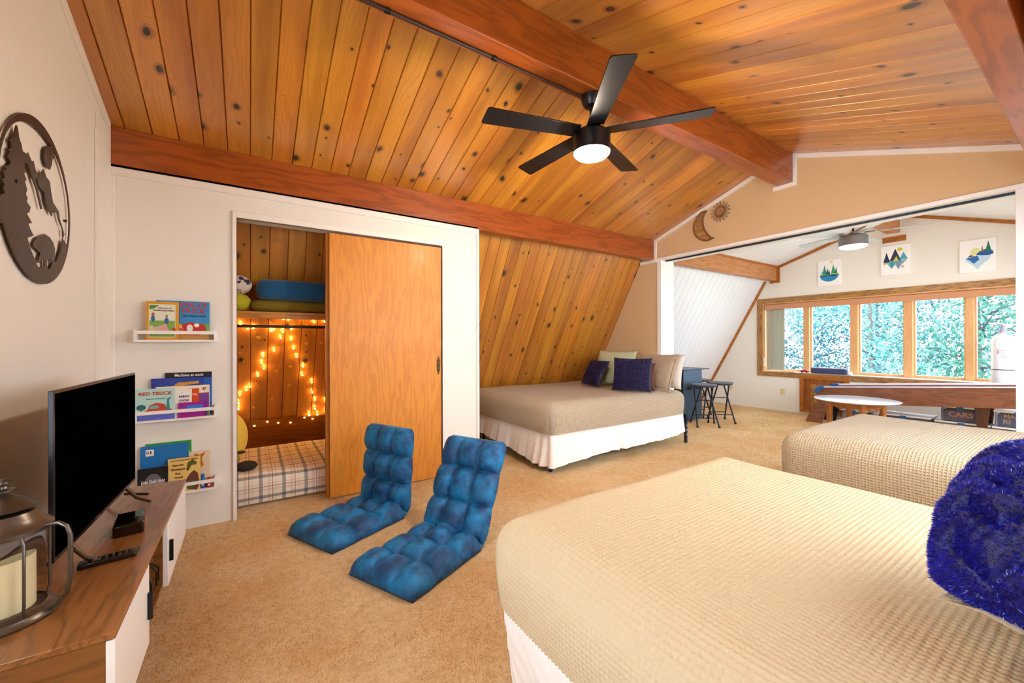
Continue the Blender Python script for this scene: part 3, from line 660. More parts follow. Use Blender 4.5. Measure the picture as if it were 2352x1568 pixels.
P_('pillow', .56, .47, .15, 'pillow_green', 'pale sage green pillow between the two shams on the far bed', 'pillow', (4.00, 3.68, .672), (.22, -1, 0), (1, .2, 0), 13)
P_('cushion', .42, .34, .09, 'pillow_brown', 'dark brown cushion mostly hidden behind the right navy cushion', 'cushion', (3.82, 3.17, .672), (.47, -.88, 0), (.88, .47, 0), 18)
P_('fur_cushion', .45, .40, .12, 'fur_far', 'navy zigzag fur cushion in front on the right of the far bed', 'cushion', (3.69, 3.13, .672), (.47, -.88, 0), (.88, .47, 0), 15, n=110, disp=zig)
P_('fur_cushion', .46, .37, .12, 'fur_far', 'navy zigzag fur cushion at the left of the far bed, turned towards the slope', 'cushion', (3.74, 3.86, .672), (-.28, -.96, 0), (.96, -.28, 0), 27, n=110, disp=zig)
# sham and fur cushion on the nearest bed
Rs = basis((1, -.25, 0), (.25, 1, 0)); pillow('pillow_sham', .62, .44, .13, waffle('waffle_sham', 'b5a286', .02, 1.0), 'taupe waffle sham lying flat under the big navy fur cushion', 'pillow', (1.40, -.12, .742), Rs, flange=.03)
a_ = Vector((.36, -.06, .19)); b_ = Vector((-.14, -.41, .0))
def zig2(x, y):
    a = .085; ph = (x+.045*np.abs(((y/.11) % 1)*2-1))/a
    return .036*np.abs(np.sin(ph*PI))**.6+.003*np.sin(x*210+y*90)*np.sin(y*170-x*60)
Rn = basis(a_, -b_); cc = Vector((1.18, .24, .775))+a_*.5*1.08+b_*.5*1.08
fc = pillow('fur_cushion', .50, .50, .24, 'fur', 'big navy zigzag fur cushion on the nearest bed at the right edge', 'cushion', cc, Rn, n=150, disp=zig2, rnd=.32)
if fc.matrix_world.to_3x3() @ Vector((0, 0, 1)) @ Vector((0, 0, 1)) < 0: pass
def fur_on(o, n, ln, wd, mat, sel=None, seed=3):
    me = o.data; rg = np.random.default_rng(seed); me.calc_loop_triangles(); nt = len(me.loop_triangles)
    tv = np.zeros(nt*3, np.int32); me.loop_triangles.foreach_get('vertices', tv); tv = tv.reshape(-1, 3)
    co = np.zeros(len(me.vertices)*3); me.vertices.foreach_get('co', co); co = co.reshape(-1, 3)
    no = np.zeros(len(me.vertices)*3); me.vertices.foreach_get('normal', no); no = no.reshape(-1, 3)
    A, B, C = co[tv[:, 0]], co[tv[:, 1]], co[tv[:, 2]]; ar = np.linalg.norm(np.cross(B-A, C-A), axis=1); pr_ = ar/ar.sum()
    k = rg.choice(nt, n, p=pr_); r1, r2 = np.sqrt(rg.random(n)), rg.random(n)
    w0, w1, w2_ = (1-r1)[:, None], (r1*(1-r2))[:, None], (r1*r2)[:, None]
    p = A[k]*w0+B[k]*w1+C[k]*w2_; nn = no[tv[k, 0]]*w0+no[tv[k, 1]]*w1+no[tv[k, 2]]*w2_
    nn = nn*np.where((nn*p*np.array([.15, .15, 1.])).sum(1) < 0, -1., 1.)[:, None]
    g = np.stack([np.sin(p[:, 0]*22+p[:, 1]*9), np.cos(p[:, 1]*17-p[:, 0]*12), np.zeros(n)], -1)*.55
    d = nn*.75+g+rg.normal(0, .22, (n, 3)); d /= np.linalg.norm(d, axis=1)[:, None]
    s_ = np.cross(d, rg.normal(0, 1, (n, 3))); s_ /= np.linalg.norm(s_, axis=1)[:, None]
    L = ln*rg.uniform(.6, 1.2, n)[:, None]; tip = p+d*L+nn*0; v = np.stack([p-s_*wd, p+s_*wd, tip], 1).reshape(-1, 3)
    m2 = bpy.data.meshes.new('fur_pile'); m2.vertices.add(3*n); m2.vertices.foreach_set('co', v.reshape(-1).astype(np.float32))
    m2.loops.add(3*n); m2.loops.foreach_set('vertex_index', np.arange(3*n, dtype=np.int32)); m2.polygons.add(n)
    m2.polygons.foreach_set('loop_start', np.arange(0, 3*n, 3, dtype=np.int32)); m2.polygons.foreach_set('loop_total', np.full(n, 3, dtype=np.int32)); m2.update(calc_edges=True)
    m2.materials.append(M[mat]); f = bpy.data.objects.new('fur_pile', m2); COL.objects.link(f); f.parent = o; f['kind'] = 'stuff'; return f
M['fur_tip'] = plain('fur_tip', '16169a', .3, 0, Specular_IOR_Level=.8)
fur_on(fc, 130000, .0070, .0008, 'fur_tip')
# ================================================================ FLOOR CHAIRS
def floor_chair(loc, rz, recline, label, Ls=.56, Lb=.58, Wd=.49):
    t = thing('floor_chair', label, 'chair', loc, rz); rb = .07
    arc = rb*(PI/2-recline); zb = .018
    # length parameter: 0 = front edge of the seat, growing to the top of the back
    def path(s):
        if s < Ls: return np.array([s, zb]), np.array([1., 0.])
        if s < Ls+arc:
            a = (s-Ls)/rb; return np.array([Ls+rb*math.sin(a), zb+rb*(1-math.cos(a))]), np.array([math.cos(a), math.sin(a)])
        a = PI/2-recline; p = np.array([Ls+rb*math.sin(a), zb+rb*(1-math.cos(a))]); d_ = np.array([math.cos(a), math.sin(a)]); return p+d_*(s-Ls-arc), d_
    T = Ls+arc+Lb; half = [(0, Ls+arc*.5, 3), (Ls+arc*.5, T, 3)]
    def part(name, s0, s1, rows, col0):
        ns, nt = 90, 72; P = []
        ss = np.linspace(s0, s1, ns); tt = np.linspace(-1, 1, nt)
        rgv = np.random.default_rng(int(abs(loc[0])*100)+rows+col0)
        jit = rgv.uniform(.85, 1.15, (rows, 3))
        top = np.zeros((ns, nt, 3)); bot = np.zeros((ns, nt, 3))
        for i, s_ in enumerate(ss):
            p, d_ = path(s_); nrm = np.array([-d_[1], d_[0]]); f = (s_-s0)/(s1-s0); r_ = min(rows-1, int(f*rows)); fr = f*rows-r_
            a = (1-abs(2*fr-1)**2.6)
            for j, u in enumerate(tt):
                g = (u+1)/2; c_ = min(2, int(g*3)); fc_ = g*3-c_; b_ = (1-abs(2*fc_-1)**2.6)
                pf = (max(0, a*b_))**.42*jit[r_, c_]
                eb = (max(0, 1-abs(u)**10)*max(0, 1-abs(2*f-1)**16))**.5
                pf *= (1-.45*abs(u)**5)*(1-.4*max(0, 1-f*4 if s0 == 0 else f*4-3)**3)
                hgt = .024*eb+.072*pf*min(1, eb*1.5)+.003*math.sin(s_*60+u*7)*pf
                ce = max(0, 1-f/.06) if s0 == 0 else max(0, 1-(1-f)/.05)
                wdt = Wd/2*(1-.10*ce**2)-.010*(1-a)*(abs(u) > .8)
                q = p+nrm*hgt; top[i, j] = (q[0]-Ls, u*wdt, q[1]); q2 = p-nrm*.012*eb; bot[i, j] = (q2[0]-Ls, u*wdt, max(q2[1], .004))
        Pt = np.concatenate([top, bot[:, ::-1]], 1); Pt = np.concatenate([Pt, Pt[:, :1]], 1)
        o = grid(name, Pt, 'velvet', t)
        b = bmesh.new(); b.from_mesh(o.data); bmesh.ops.remove_doubles(b, verts=b.verts, dist=.0005)
        be = [e for e in b.edges if e.is_boundary]; bmesh.ops.contextual_create(b, geom=be) if be and len(be) < 4 else None
        bmesh.ops.recalc_face_normals(b, faces=b.faces); b.to_mesh(o.data); b.free(); o.data.shade_smooth(); return o
    part('seat_cushion', 0, half[0][1], 3, 0); part('back_cushion', half[1][0], T, 3, 5)
    MB().box(.01-Ls, .02, -Wd/2+.01, Wd/2-.01, 0, .012).build('base_panel', speck('felt%d' % (loc[0]*100), '3e3f48', .95, 200, .3, .3), t, bevel=.004)
    return t
floor_chair((.80, 3.00, 0), math.radians(25.5), math.radians(4), 'blue tufted velvet floor chair standing upright nearer the closet door', Lb=.535)
floor_chair((1.04, 2.315, 0), math.radians(26), math.radians(25), 'blue tufted velvet floor chair leaning back beside the nearest bed')

# ================================================================ TV STAND AND WHAT STANDS ON IT
SX0, SX1, SY0, SY1 = XL+.012, -.292, 1.438, 2.83
t = thing('tv_stand', 'long walnut tv stand with white doors against the gable wall', 'tv stand', ((SX0+SX1)/2, (SY0+SY1)/2, 0))
ox, oy = t.location.x, t.location.y
def sb(name, x0, x1, y0, y1, z0, z1, mat, bev=.002, par=None):
    return MB().box(x0-ox, x1-ox, y0-oy, y1-oy, z0, z1).build(name, mat, par or t, bevel=bev)
sb('top', SX0, SX1, SY0, SY1, .482, .50, 'walnut')
c = MB()
c.box(SX0-ox, SX1-.02-ox, SY0+.006-oy, SY0+.024-oy, .2, .482).box(SX0-ox, SX1-.02-ox, SY1-.024-oy, SY1-.006-oy, .2, .482).box(SX0-ox, SX1-.02-ox, SY0+.024-oy, SY1-.024-oy, .2, .218)
c.box(SX0-ox, SX1-.02-ox, 1.86-oy, 1.876-oy, .218, .482).box(SX0-ox, SX1-.02-ox, 2.25-oy, 2.266-oy, .218, .482).box(SX0-ox, SX0+.006-ox, SY0+.024-oy, SY1-.024-oy, .218, .482)
c.build('carcass', 'walnut_end', t, bevel=.001)
sb('shelf_board', SX0+.01, SX1-.05, 1.876, 2.25, .33, .342, 'walnut_end')
for a, b_, hy in ((SY0+.004, 1.868, 1.84), (2.256, SY1-.004, 2.285)):
    d = sb('door', SX1-.02, SX1-.002, a, b_, .204, .478, 'white'); sb('handle', SX1-.002, SX1+.012, hy-.006, hy+.006, .30, .39, 'bezel', .001, d)
for x in (SX0+.05, SX1-.07):
    for y in (SY0+.1, SY1-.1): MB().tube([(x-ox, y-oy, .2), (x-ox, y-oy, 0)], .02, 12, r1=.012).build('leg', 'walnut_end', t, 60)
# router and cables in the open bay
t = thing('power_strip', 'black power strip with cables in the open bay of the tv stand', 'power strip', (-.42, 2.06, .342))
MB().box(-.03, .03, -.13, .13, 0, .035).build('body', 'plastic_dark', t, bevel=.004)
for k, (a, b_) in enumerate(((-.09, .05), (0, .09), (.06, -.05))):
    pts = [(.02, a, .035), (.05, a, .09), (.09, (a+b_)/2, .07-.03*k), (.11, b_, .0), (.105, b_+.03, -.07)]
    cu = MB().tube([Vector(p) for p in pts], .0035, 8).build('cable', 'black', t, 180)
# tv
TV0, TV1 = Vector((-.500, 1.795, 0)), Vector((-.468, 2.66, 0))
d_ = (TV1-TV0); Lt = d_.length; d_ = d_.normalized(); ang = math.atan2(d_.y, d_.x)-PI/2
t = thing('television', 'flat black television on the walnut tv stand', 'television', (TV0+TV1)/2+Vector((0, 0, .5)), ang)
# local: x = towards the room, y = along the stand
z0, z1, hw = .075, .603, Lt/2
MB().box(-.014, -.001, -hw, hw, z0, z1).build('bezel', 'bezel', t, bevel=.002)
MB().box(-.001, .0008, -hw+.011, hw-.011, z0+.016, z1-.010).build('screen', 'screen', t)
MB().box(-.045, -.014, -hw+.1, hw-.1, z0+.02, z0+.33).build('rear_housing', 'plastic_dark', t, bevel=.012, seg=3)
MB().box(-.0005, .001, -.03, .03, z0+.005, z0+.011).build('maker_mark', 'pewter', t)
for s_ in (-1, 1):
    y = s_*(hw-.13); f = MB()
    f.tube([(-.01, y, z0+.01), (.035, y-.012, .03), (.085, y-.022, .006)], .009, 10, r1=.006).tube([(-.01, y, z0+.01), (-.05, y+.012, .03), (-.085, y+.02, .006)], .009, 10, r1=.006)
    f.build('stand_foot', 'pewter', t, 60)
t = thing('media_box', 'small glossy black media box under the television', 'media box', (-.405, 2.20, .5), math.radians(8))
MB().box(-.045, .045, -.08, .08, 0, .045).build('body', plain('gloss_black', '120c08', .08), t, bevel=.006, seg=3)
MB().box(.0455, .0465, -.05, .03, .018, .026).build('gold_shine', plain('painted_shine', 'c8902c', .3, .5), t); MB().lathe([(.014, 0), (.014, .012), (.01, .014)], 20, (.03, -.05, .045)).build('knob', 'pewter', t, 40)  # gold shine on the box front, painted as a coloured strip
t = thing('remote_control', 'long black remote control lying on the tv stand', 'remote control', (-.415, 1.955, .5), math.radians(-83))
a = at(178, 1300, z=.51); b_ = at(315, 1265, z=.51); t.location = ((a[0]+b_[0])/2, (a[1]+b_[1])/2, .5); t.rotation_euler.z = math.atan2(b_[1]-a[1], b_[0]-a[0]); hl = float(np.hypot(*(b_-a)[:2]))/2
MB().box(-hl, hl, -.021, .021, 0, .018).build('body', 'plastic_dark', t, bevel=.005, seg=3)
for i in range(9):
    for j in range(3): MB().lathe([(.004, 0), (.004, .0022), (.003, .003)], 12, (-hl+.02+i*.016, -.011+j*.011, .018)).build('button', 'pewter', t, 40)
t = thing('pen', 'black pen lying on the far end of the tv stand', 'pen', tuple(at(318, 1134, z=.505)), 0)
a = at(283, 1133, z=.504); b_ = at(340, 1133, z=.504); t.location = ((a+b_)/2); t.rotation_euler.z = math.atan2(b_[1]-a[1], b_[0]-a[0]); t.location.z = .504
MB().tube([(-.055, 0, 0), (.05, 0, 0), (.06, 0, 0)], .004, 10).build('barrel', 'black', t, 60); MB().tube([(.06, 0, 0), (.068, 0, 0)], .003, 10, r1=.001).build('tip', 'pewter', t, 60)
# lantern
t = thing('lantern', 'pewter lantern with glass cylinder and side handle on the tv stand', 'lantern', (-.558, 1.665, .5)); LR = .098
MB().lathe([(LR+.006, 0), (LR+.008, .006), (LR, .012), (LR-.004, .02), (LR-.016, .026), (LR-.02, .03), (LR-.02, .026), (.001, .026)], 48).build('base', 'pewter', t, 35)
MB().lathe([(LR-.022, .028), (LR-.022, .235)], 48, cap=False).build('glass_cylinder', 'glass', t, 180)
MB().lathe([(LR-.014, .232), (LR-.006, .236), (LR-.006, .246), (LR-.012, .252), (LR-.026, .262), (.068, .272), (.058, .288), (.040, .294), (.038, .306)], 48, cap=False).build('lid', 'pewter', t, 35)
MB().lathe([(.062, .300), (.064, .304), (.045, .318), (.026, .330), (.014, .338), (.010, .342), (.022, .348), (.022, .352), (.009, .356), (.008, .362), (.014, .368), (.014, .376), (.006, .382), (.001, .383)], 32, cap=False).build('cap', 'pewter', t, 35)
for a in (40, 130, 220, 310):
    ca, sa = math.cos(math.radians(a)), math.sin(math.radians(a)); MB().tube([(ca*(LR-.02), sa*(LR-.02), .236), (ca*(LR-.008), sa*(LR-.008), .215), (ca*(LR-.008), sa*(LR-.008), .05), (ca*(LR-.014), sa*(LR-.014), .02)], .0035, 8).build('bar', 'pewter', t, 60)
ha = math.radians(-15)
def hp(r, z): return (math.cos(ha)*r, math.sin(ha)*r, z)
MB().tube([hp(LR-.01, .245), hp(LR+.016, .248), hp(LR+.034, .235), hp(LR+.042, .21), hp(LR+.042, .09), hp(LR+.034, .05), hp(LR+.012, .02), hp(LR, .012)], .0055, 10).build('handle', 'pewter', t, 60)
MB().tube([(-.02, -.02, .348), (-.03, -.04, .30), (-.05, -.09, .262)], .003, 8).build('bail', 'pewter', t, 60)
cnd = []
for j in range(48): pass
mb = MB(); n = 40; rc_ = .056
prof = [(.001, .0), (rc_, .0), (rc_, .13)]
vs = []
for j in range(n):
    a = 2*PI*j/n; hh = .132+.012*math.sin(a+2.2)+.004*math.sin(2*a)
    vs += [(rc_*math.cos(a), rc_*math.sin(a), 0), (rc_*math.cos(a), rc_*math.sin(a), hh), ((rc_-.006)*math.cos(a), (rc_-.006)*math.sin(a), hh), ((rc_-.012)*math.cos(a), (rc_-.012)*math.sin(a), hh-.02)]
fs = [(4*j+k, 4*((j+1) % n)+k, 4*((j+1) % n)+k+1, 4*j+k+1) for j in range(n) for k in range(3)]+[[4*j+3 for j in range(n)], [4*j for j in range(n)][::-1]]
mb.add(vs, fs); cd = mb.build('pillar_candle', 'candle', None, 50, loc=(-.558, 1.665, .5265)); tag(cd, 'ivory pillar candle inside the lantern', 'candle')
# ================================================================ WALL ART
def round_art():
    cy, cz, R = 2.425, 1.822, .330; t = thing('wall_art', 'round dark metal cutout of pine trees, mountains and a bear on the cream gable wall', 'wall art', (XL, cy, cz))
    def Z(pts): 
        out = []
        for X, Y in pts:
            p = at(X/3.0154, 180+Y/3.0154, x=XL+.012); out.append((p[1]-cy, p[2]-cz))
        return out
    f = lambda a, b, h: (h, a, b)
    n = 96; m = MB(); vs = []
    for h in (.010, .014):
        for j in range(n):
            a = 2*PI*j/n; th = .014+(.05 if math.sin(a) < 0 else .018)*0; 
            th = .010+.030*max(0, math.sin(a))**4
            vs += [(h, R*math.cos(a), R*math.sin(a)), (h, (R-th)*math.cos(a), (R-th)*math.sin(a))]
    fs = []
    for j in range(n):
        k = (j+1) % n; fs += [(2*j, 2*k, 2*k+1, 2*j+1), (2*n+2*j, 2*n+2*j+1, 2*n+2*k+1, 2*n+2*k), (2*j, 2*n+2*j, 2*n+2*k, 2*k), (2*j+1, 2*k+1, 2*n+2*k+1, 2*n+2*j+1)]
    m.add(vs, fs); m.build('rim', 'bronze', t)
    bot = Z([(178, 1262), (215, 1270), (245, 1300), (275, 1312), (300, 1302), (322, 1318), (345, 1318), (362, 1272), (388, 1270), (415, 1195), (432, 1110)])
    a0 = math.atan2(bot[-1][1], bot[-1][0]); a1 = math.radians(-128); arc = [((R-.003)*math.cos(a0+(a1-a0)*i/24), (R-.003)*math.sin(a0+(a1-a0)*i/24)) for i in range(25)]
    m = MB().prism(bot+arc, f, .0102, .0138); m.build('ground', 'bronze', t)
    tree = [(112, 322), (121, 350), (130, 420), (146, 455), (148, 480), (155, 505), (186, 525), (160, 584), (178, 640), (163, 660), (180, 700), (168, 712), (184, 768), (175, 800), (188, 830), (180, 852), (208, 890), (200, 925), (182, 935), (196, 960), (218, 1000), (192, 1006), (205, 1040), (228, 1088), (180, 1105), (186, 1136), (140, 1098), (152, 1160), (166, 1182), (178, 1262), (140, 1290), (95, 1190), (60, 1110), (100, 1080), (95, 1060), (60, 1045), (55, 1050), (20, 1000), (-120, 1000), (-120, 930), (-60, 900), (-90, 880), (-20, 840), (0, 805), (30, 795), (18, 760), (28, 735), (5, 695), (28, 690), (20, 640), (40, 630), (28, 612), (55, 604), (70, 580), (48, 545), (66, 505), (50, 492), (76, 480), (74, 450), (62, 430), (80, 410), (95, 380)]
    MB().prism(Z(tree), f, .0101, .0139).build('tree', 'bronze', t)
    MB().prism([(-.31, -.11), (-.18, -.05), (-.09, -.2), (.02, -.30), (-.1, -.318), (-.22, -.25)], f, .0103, .0137).build('slope', 'bronze', t)
    small = [(-.17, .19), (-.155, .1), (-.165, .1), (-.14, .02), (-.152, .02), (-.12, -.06), (-.14, -.06), (-.10, -.16), (-.24, -.16), (-.21, -.06), (-.225, -.06), (-.19, .02), (-.2, .02), (-.178, .1), (-.188, .1)]
    MB().prism(small, f, .0105, .0135).build('tree', 'bronze', t)
    mt = [(155, 505), (186, 525), (192, 513), (216, 570), (230, 572), (246, 640), (265, 668), (280, 664), (300, 628), (318, 682), (342, 712), (352, 790), (365, 860), (405, 920), (412, 972), (444, 1080), (432, 1110), (430, 1040), (405, 985), (392, 930), (362, 918), (358, 955), (328, 900), (312, 855), (305, 790), (285, 768), (262, 738), (256, 700), (240, 690), (258, 760), (290, 903), (282, 905), (250, 770), (225, 700), (205, 640), (190, 590), (160, 584)]
    MB().prism(Z(mt), f, .0104, .0136).build('mountain', 'bronze', t)
    mo = [(322, 470), (305, 492), (302, 560), (315, 610), (342, 632), (356, 600), (360, 560), (378, 545), (368, 515), (352, 470)]
    MB().prism(Z(mo), f, .0103, .0137).build('moon', 'bronze', t)
    be = [(228, 1150), (238, 1125), (255, 1100), (285, 1090), (305, 1076), (340, 1098), (366, 1135), (378, 1180), (376, 1262), (355, 1275), (348, 1250), (322, 1250), (322, 1316), (302, 1312), (302, 1250), (282, 1262), (270, 1278), (252, 1275), (268, 1240), (278, 1208), (260, 1195), (250, 1180), (232, 1172)]
    MB().prism(Z(be), f, .0106, .0134).build('bear', 'bronze', t)
    MB().lathe([(.006, 0), (.006, .003), (.001, .005)], 12, (0, 0, 0)).build('fixing', 'black', t, loc=(.014, -.2, .02)).rotation_euler = (0, PI/2, 0)
    for a, b_ in ((-.3, 0), (.3, 0), (0, .3), (0, -.3)): MB().box(0, .0104, a-.005, a+.005, b_-.005, b_+.005).build('standoff', 'black', t)
round_art()
def moon_sun():
    XW = XE-.006; w1 = wood('driftwood', 'b98a52', '7c5228', 1, 3, .5, False); w2 = wood('driftwood_edge', '8a5a2a', '5a3414', 1, 3, .5, False)
    O = at(1618, 515, x=XW); t = thing('moon_wall_decor', 'wooden crescent moon hanging on the beige divider wall', 'wall decor', tuple(O))
    def q(u, v): p = at(u, v, x=XW); return (p[1]-O[1], p[2]-O[2])
    out = [(1624, 484), (1612, 488), (1603, 498), (1597, 510), (1594, 522), (1596, 535), (1602, 545), (1612, 551), (1622, 553), (1631, 551), (1641, 546)]
    inn = [(1633, 545), (1626, 538), (1619, 528), (1615, 515), (1615, 503), (1618, 493)]
    f = lambda a, b, h: (-h, a, b)
    P_o = [q(*p) for p in out]; P_i = [q(*p) for p in inn]; poly = P_o+P_i
    cx_ = sum(p[0] for p in poly)/len(poly); cz_ = sum(p[1] for p in poly)/len(poly)
    MB().prism(poly, f, 0, .010).build('face', w1, t)
    pts = [(-.012, a, b) for a, b in poly+[poly[0]]]; MB().tube(pts, .009, 8).build('rim', w2, t, 60)
    for k in range(6):
        a, b_ = P_o[2+k], P_i[max(0, 5-k)]; MB().tube([(-.0105, a[0], a[1]), (-.0105, b_[0], b_[1]-.01)], .0022, 6).build('seam', w2, t)
    O = at(1655, 486, x=XW); t = thing('sun_wall_decor', 'small wooden sun with looped rays hanging beside the crescent moon', 'wall decor', tuple(O))
    ring = MB(); R = .052; pts = [(-.01, R*math.cos(a*PI/16), R*math.sin(a*PI/16)) for a in range(33)]
    MB().lathe([(.001, .006), (R, .006), (R, 0)], 32).build('disc', w1, t, 40).rotation_euler = (0, -PI/2, 0)
    ring.tube(pts, .007, 8).build('rim', w2, t, 60)
    for k in range(16):
        a = 2*PI*k/16; da = .17; r2 = .118; MB().tube([(-.006, R*math.cos(a-da), R*math.sin(a-da)), (-.006, r2*.92*math.cos(a-.05), r2*.92*math.sin(a-.05)), (-.006, r2*math.cos(a), r2*math.sin(a)), (-.006, r2*.92*math.cos(a+.05), r2*.92*math.sin(a+.05)), (-.006, R*math.cos(a+da), R*math.sin(a+da))], .0024, 6).build('ray', w2, t, 60)
    return
moon_sun()
# ================================================================ WALL SHELVES AND BOOKS
SHX0, SHX1 = -.600, -.186
def ledge(z, lab):
    t = thing('picture_ledge', lab, 'shelf', ((SHX0+SHX1)/2, YB, z), group='white picture ledges on the closet wall'); h = (SHX1-SHX0)/2
    MB().box(-h, h, -.085, 0, 0, .014).build('shelf_board', 'white', t, bevel=.0015)
    for s_ in (-1, 1):
        MB().box(min(s_*h, s_*(h-.014)), max(s_*h, s_*(h-.014)), -.085, 0, .014, .078).build('side_panel', 'white', t, bevel=.0015)
    MB().box(-h+.014, h-.014, -.085, -.077, .05, .072).build('front_rail', 'white', t, bevel=.001)
for z, lab in ((1.254, 'topmost white picture ledge, holding the yellow framed book and the duck book'), (.745, 'middle white picture ledge, full of picture books with the red truck'), (.262, 'lowest white picture ledge, partly hidden behind the tv stand')): ledge(z, lab)
def book(label, u0, v0, u1, v1, y, zb, thick, cover, tilt=6, art=None, texts=(), spine='f2efe6', roll=0):
    """a picture book leaning on the wall; (u0,v0)-(u1,v1) are its top corners in the photo"""
    a, b_ = at(u0, v0, y=y), at(u1, v1, y=y); w = b_[0]-a[0]; h = max((a[2]+b_[2])/2-zb, .05); t = thing('book', label, 'book', ((a[0]+b_[0])/2, y-.004, zb))
    tl = math.radians(-tilt*.5); t.rotation_euler = (tl, math.radians(roll), 0)
    if thick > .016: thick = .016
    MB().box(-w/2, w/2, 0, .002, 0, h).build('front_cover', cm(cover, .4), t); MB().box(-w/2, w/2, thick-.002, thick, 0, h).build('back_cover', cm(cover, .4), t)
    MB().box(-w/2+.002, w/2-.003, .002, thick-.002, .003, h-.003).build('pages', cm('f4f0e2', .8), t)
    MB().box(-w/2-.0015, -w/2, 0, thick, 0, h).build('spine', cm(spine if spine != 'f2efe6' else cover, .4), t)
    for ai, (poly, colr) in enumerate(art or ()):
        pts = [((px-.5)*w, py*h) for px, py in poly]; MB().prism(pts, lambda p, q_, hh: (p, -hh, q_), .0001, .0004+.00012*ai).build('picture', cm(colr, .4), t)
    for body, px, py, sz, colr, wd in texts: text(body, t, cm(colr, .4), ((px-.5)*w, -.0022, py*h), (1, 0, 0), (0, 0, 1), sz*h, width=wd*w if wd else None, bold=.02)
    return t
def ell(cx, cy, rx, ry, n=20): return [(cx+rx*math.cos(2*PI*i/n), cy+ry*math.sin(2*PI*i/n)) for i in range(n)]
def rc(a, b, c, d): return [(a, b), (c, b), (c, d), (a, d)]
L1, L2, L3 = 1.268, .759, .276
book('wide blue picture book titled Fix-it Duck on the topmost ledge', 358, 690, 481, 692, YB-.035, L1, .012, '2a8ac8', art=[(rc(.0, .0, 1, .13), 'c89a4c'), (rc(.55, .13, 1, .42), '6aa84a'), ([(.35, .13), (.42, .38), (.62, .46), (.9, .40), (.95, .2), (.8, .12)], 'b8281c'), (ell(.62, .3, .06, .1), 'e8e4dc'), (ell(.75, .38, .05, .05), 'f2f0e6'), (ell(.18+.25, .33, .05, .08), 'e8b070'), (rc(.4, .2, .5, .3), 'd8602c')],
     texts=[('FIX-IT', .70, .90, .16, 'c8281c', .52), ('DUCK', .70, .75, .17, 'c8281c', .46), ('Jez Alborough', .72, .62, .07, '18305c', .44)])
book('yellow framed picture book in front on the topmost ledge', 336, 691, 410, 693, YB-.055, L1, .012, 'd89a18', art=[(rc(.07, .06, .9, .93), 'dfe4cf'), (rc(.09, .08, .88, .5), '7aa84a'), ([(.09, .78), (.09, .9), (.38, .9), (.25, .82)], '4a8a3c'), ([(.4, .14), (.75, .16), (.6, .42), (.36, .36)], 'd8a8a0'), (ell(.62, .5, .07, .08), '2a62a8'), (ell(.62, .62, .04, .04), 'a8742c'), (ell(.2, .55, .06, .08), '2a62a8'), (ell(.2, .66, .05, .05), 'a8742c'), (ell(.85, .26, .06, .06), 'b84a24'), (rc(.1, .18, .4, .34), 'c8bca0'), (ell(.16, .3, .06, .07), 'd8cfa8')],
     texts=[('Adventures of', .56, .83, .045, '3a3a3a', .42), ('The Berenstain Bears', .52, .765, .055, '7a3428', .66)])
book('tall dark blue book titled Machines at work at the back of the middle ledge', 379, 855, 486, 854, YB-.022, L2, .012, '1a58b4', art=[(rc(0, .87, 1, 1), '101014'), (rc(.7, .3, 1, .6), '1a6ac8')], texts=[('Machines at work', .50, .935, .085, 'f4f0e6', .62)])
book('blue starry picture book with a yellow plane on the middle ledge', 347, 869, 468, 866, YB-.036, L2, .012, '1c3c9c', art=[([(.4, .80), (.5, .88), (.9, .90), (.9, .84), (.6, .80)], 'c89430')]+[(ell(.05+.11*i, .9-.04*(i % 3), .006, .006, 8), 'dfe8ff') for i in range(9)])
book('cream picture book with orange and purple cover panels on the middle ledge', 358, 889, 481, 883, YB-.048, L2, .012, 'efe2c8', art=[(rc(.56, .0, .80, .9), 'd04a1c'), (rc(.80, .2, .99, .75), '7a3c94'), (rc(.86, .0, .99, .2), '3c9a3c')], texts=[('1 Day', .67, .72, .09, 'f8e8c8', .17), ('f/', .90, .88, .12, '6a2418', .08)])
book('white board book with navy lettering beside the red truck book', 395, 895, 440, 893, YB-.058, L2, .010, 'f0ece4', art=[], texts=[('NNY', .62, .74, .10, '1c2a7c', .55), ('OOK', .62, .60, .10, '1c2a7c', .55)])
book('magenta board book with a blue panel at the front of the middle ledge', 410, 925, 475, 921, YB-.070, L2, .010, 'a0188c', art=[(rc(.28, .5, .86, .8), '2a7ad8'), (ell(.12, .72, .05, .06), '3a4ac8'), (rc(.9, 0, 1, 1), '7a1c9c')])
book('pale green board book titled Red Truck at the left of the middle ledge', 311, 893, 401, 892, YB-.072, L2, .012, 'b4dcd4', art=[([(.12, .24), (.30, .34), (.36, .48), (.52, .55), (.72, .50), (.80, .38), (.95, .30), (.95, .22), (.12, .2)], 'c8381c'), ([(.34, .36), (.38, .46), (.58, .47), (.58, .36)], '6ab8b0'), (ell(.7, .41, .05, .05), '8a5a3c'), (ell(.14, .42, .12, .09), '2a6a70'), (rc(.13, .2, .15, .36), '2a6a70'), ([(.78, .3), (.8, .66), (.9, .72), (.9, .68), (.85, .62), (.88, .3)], '2a8a90'), (rc(0, 0, 1, .18), '5a6ac8')],
     texts=[('RED TRUCK', .5, .84, .15, 'c8381c', .86), ('Kersten Hamilton', .52, .68, .05, '1a7a78', .5)])
book('green edged tall book behind the blue one on the lowest ledge', 334, 1019, 439, 1012, YB-.022, L3, .012, '2c9a34', art=[(rc(.9, .0, .97, .8), '8ad85a')])
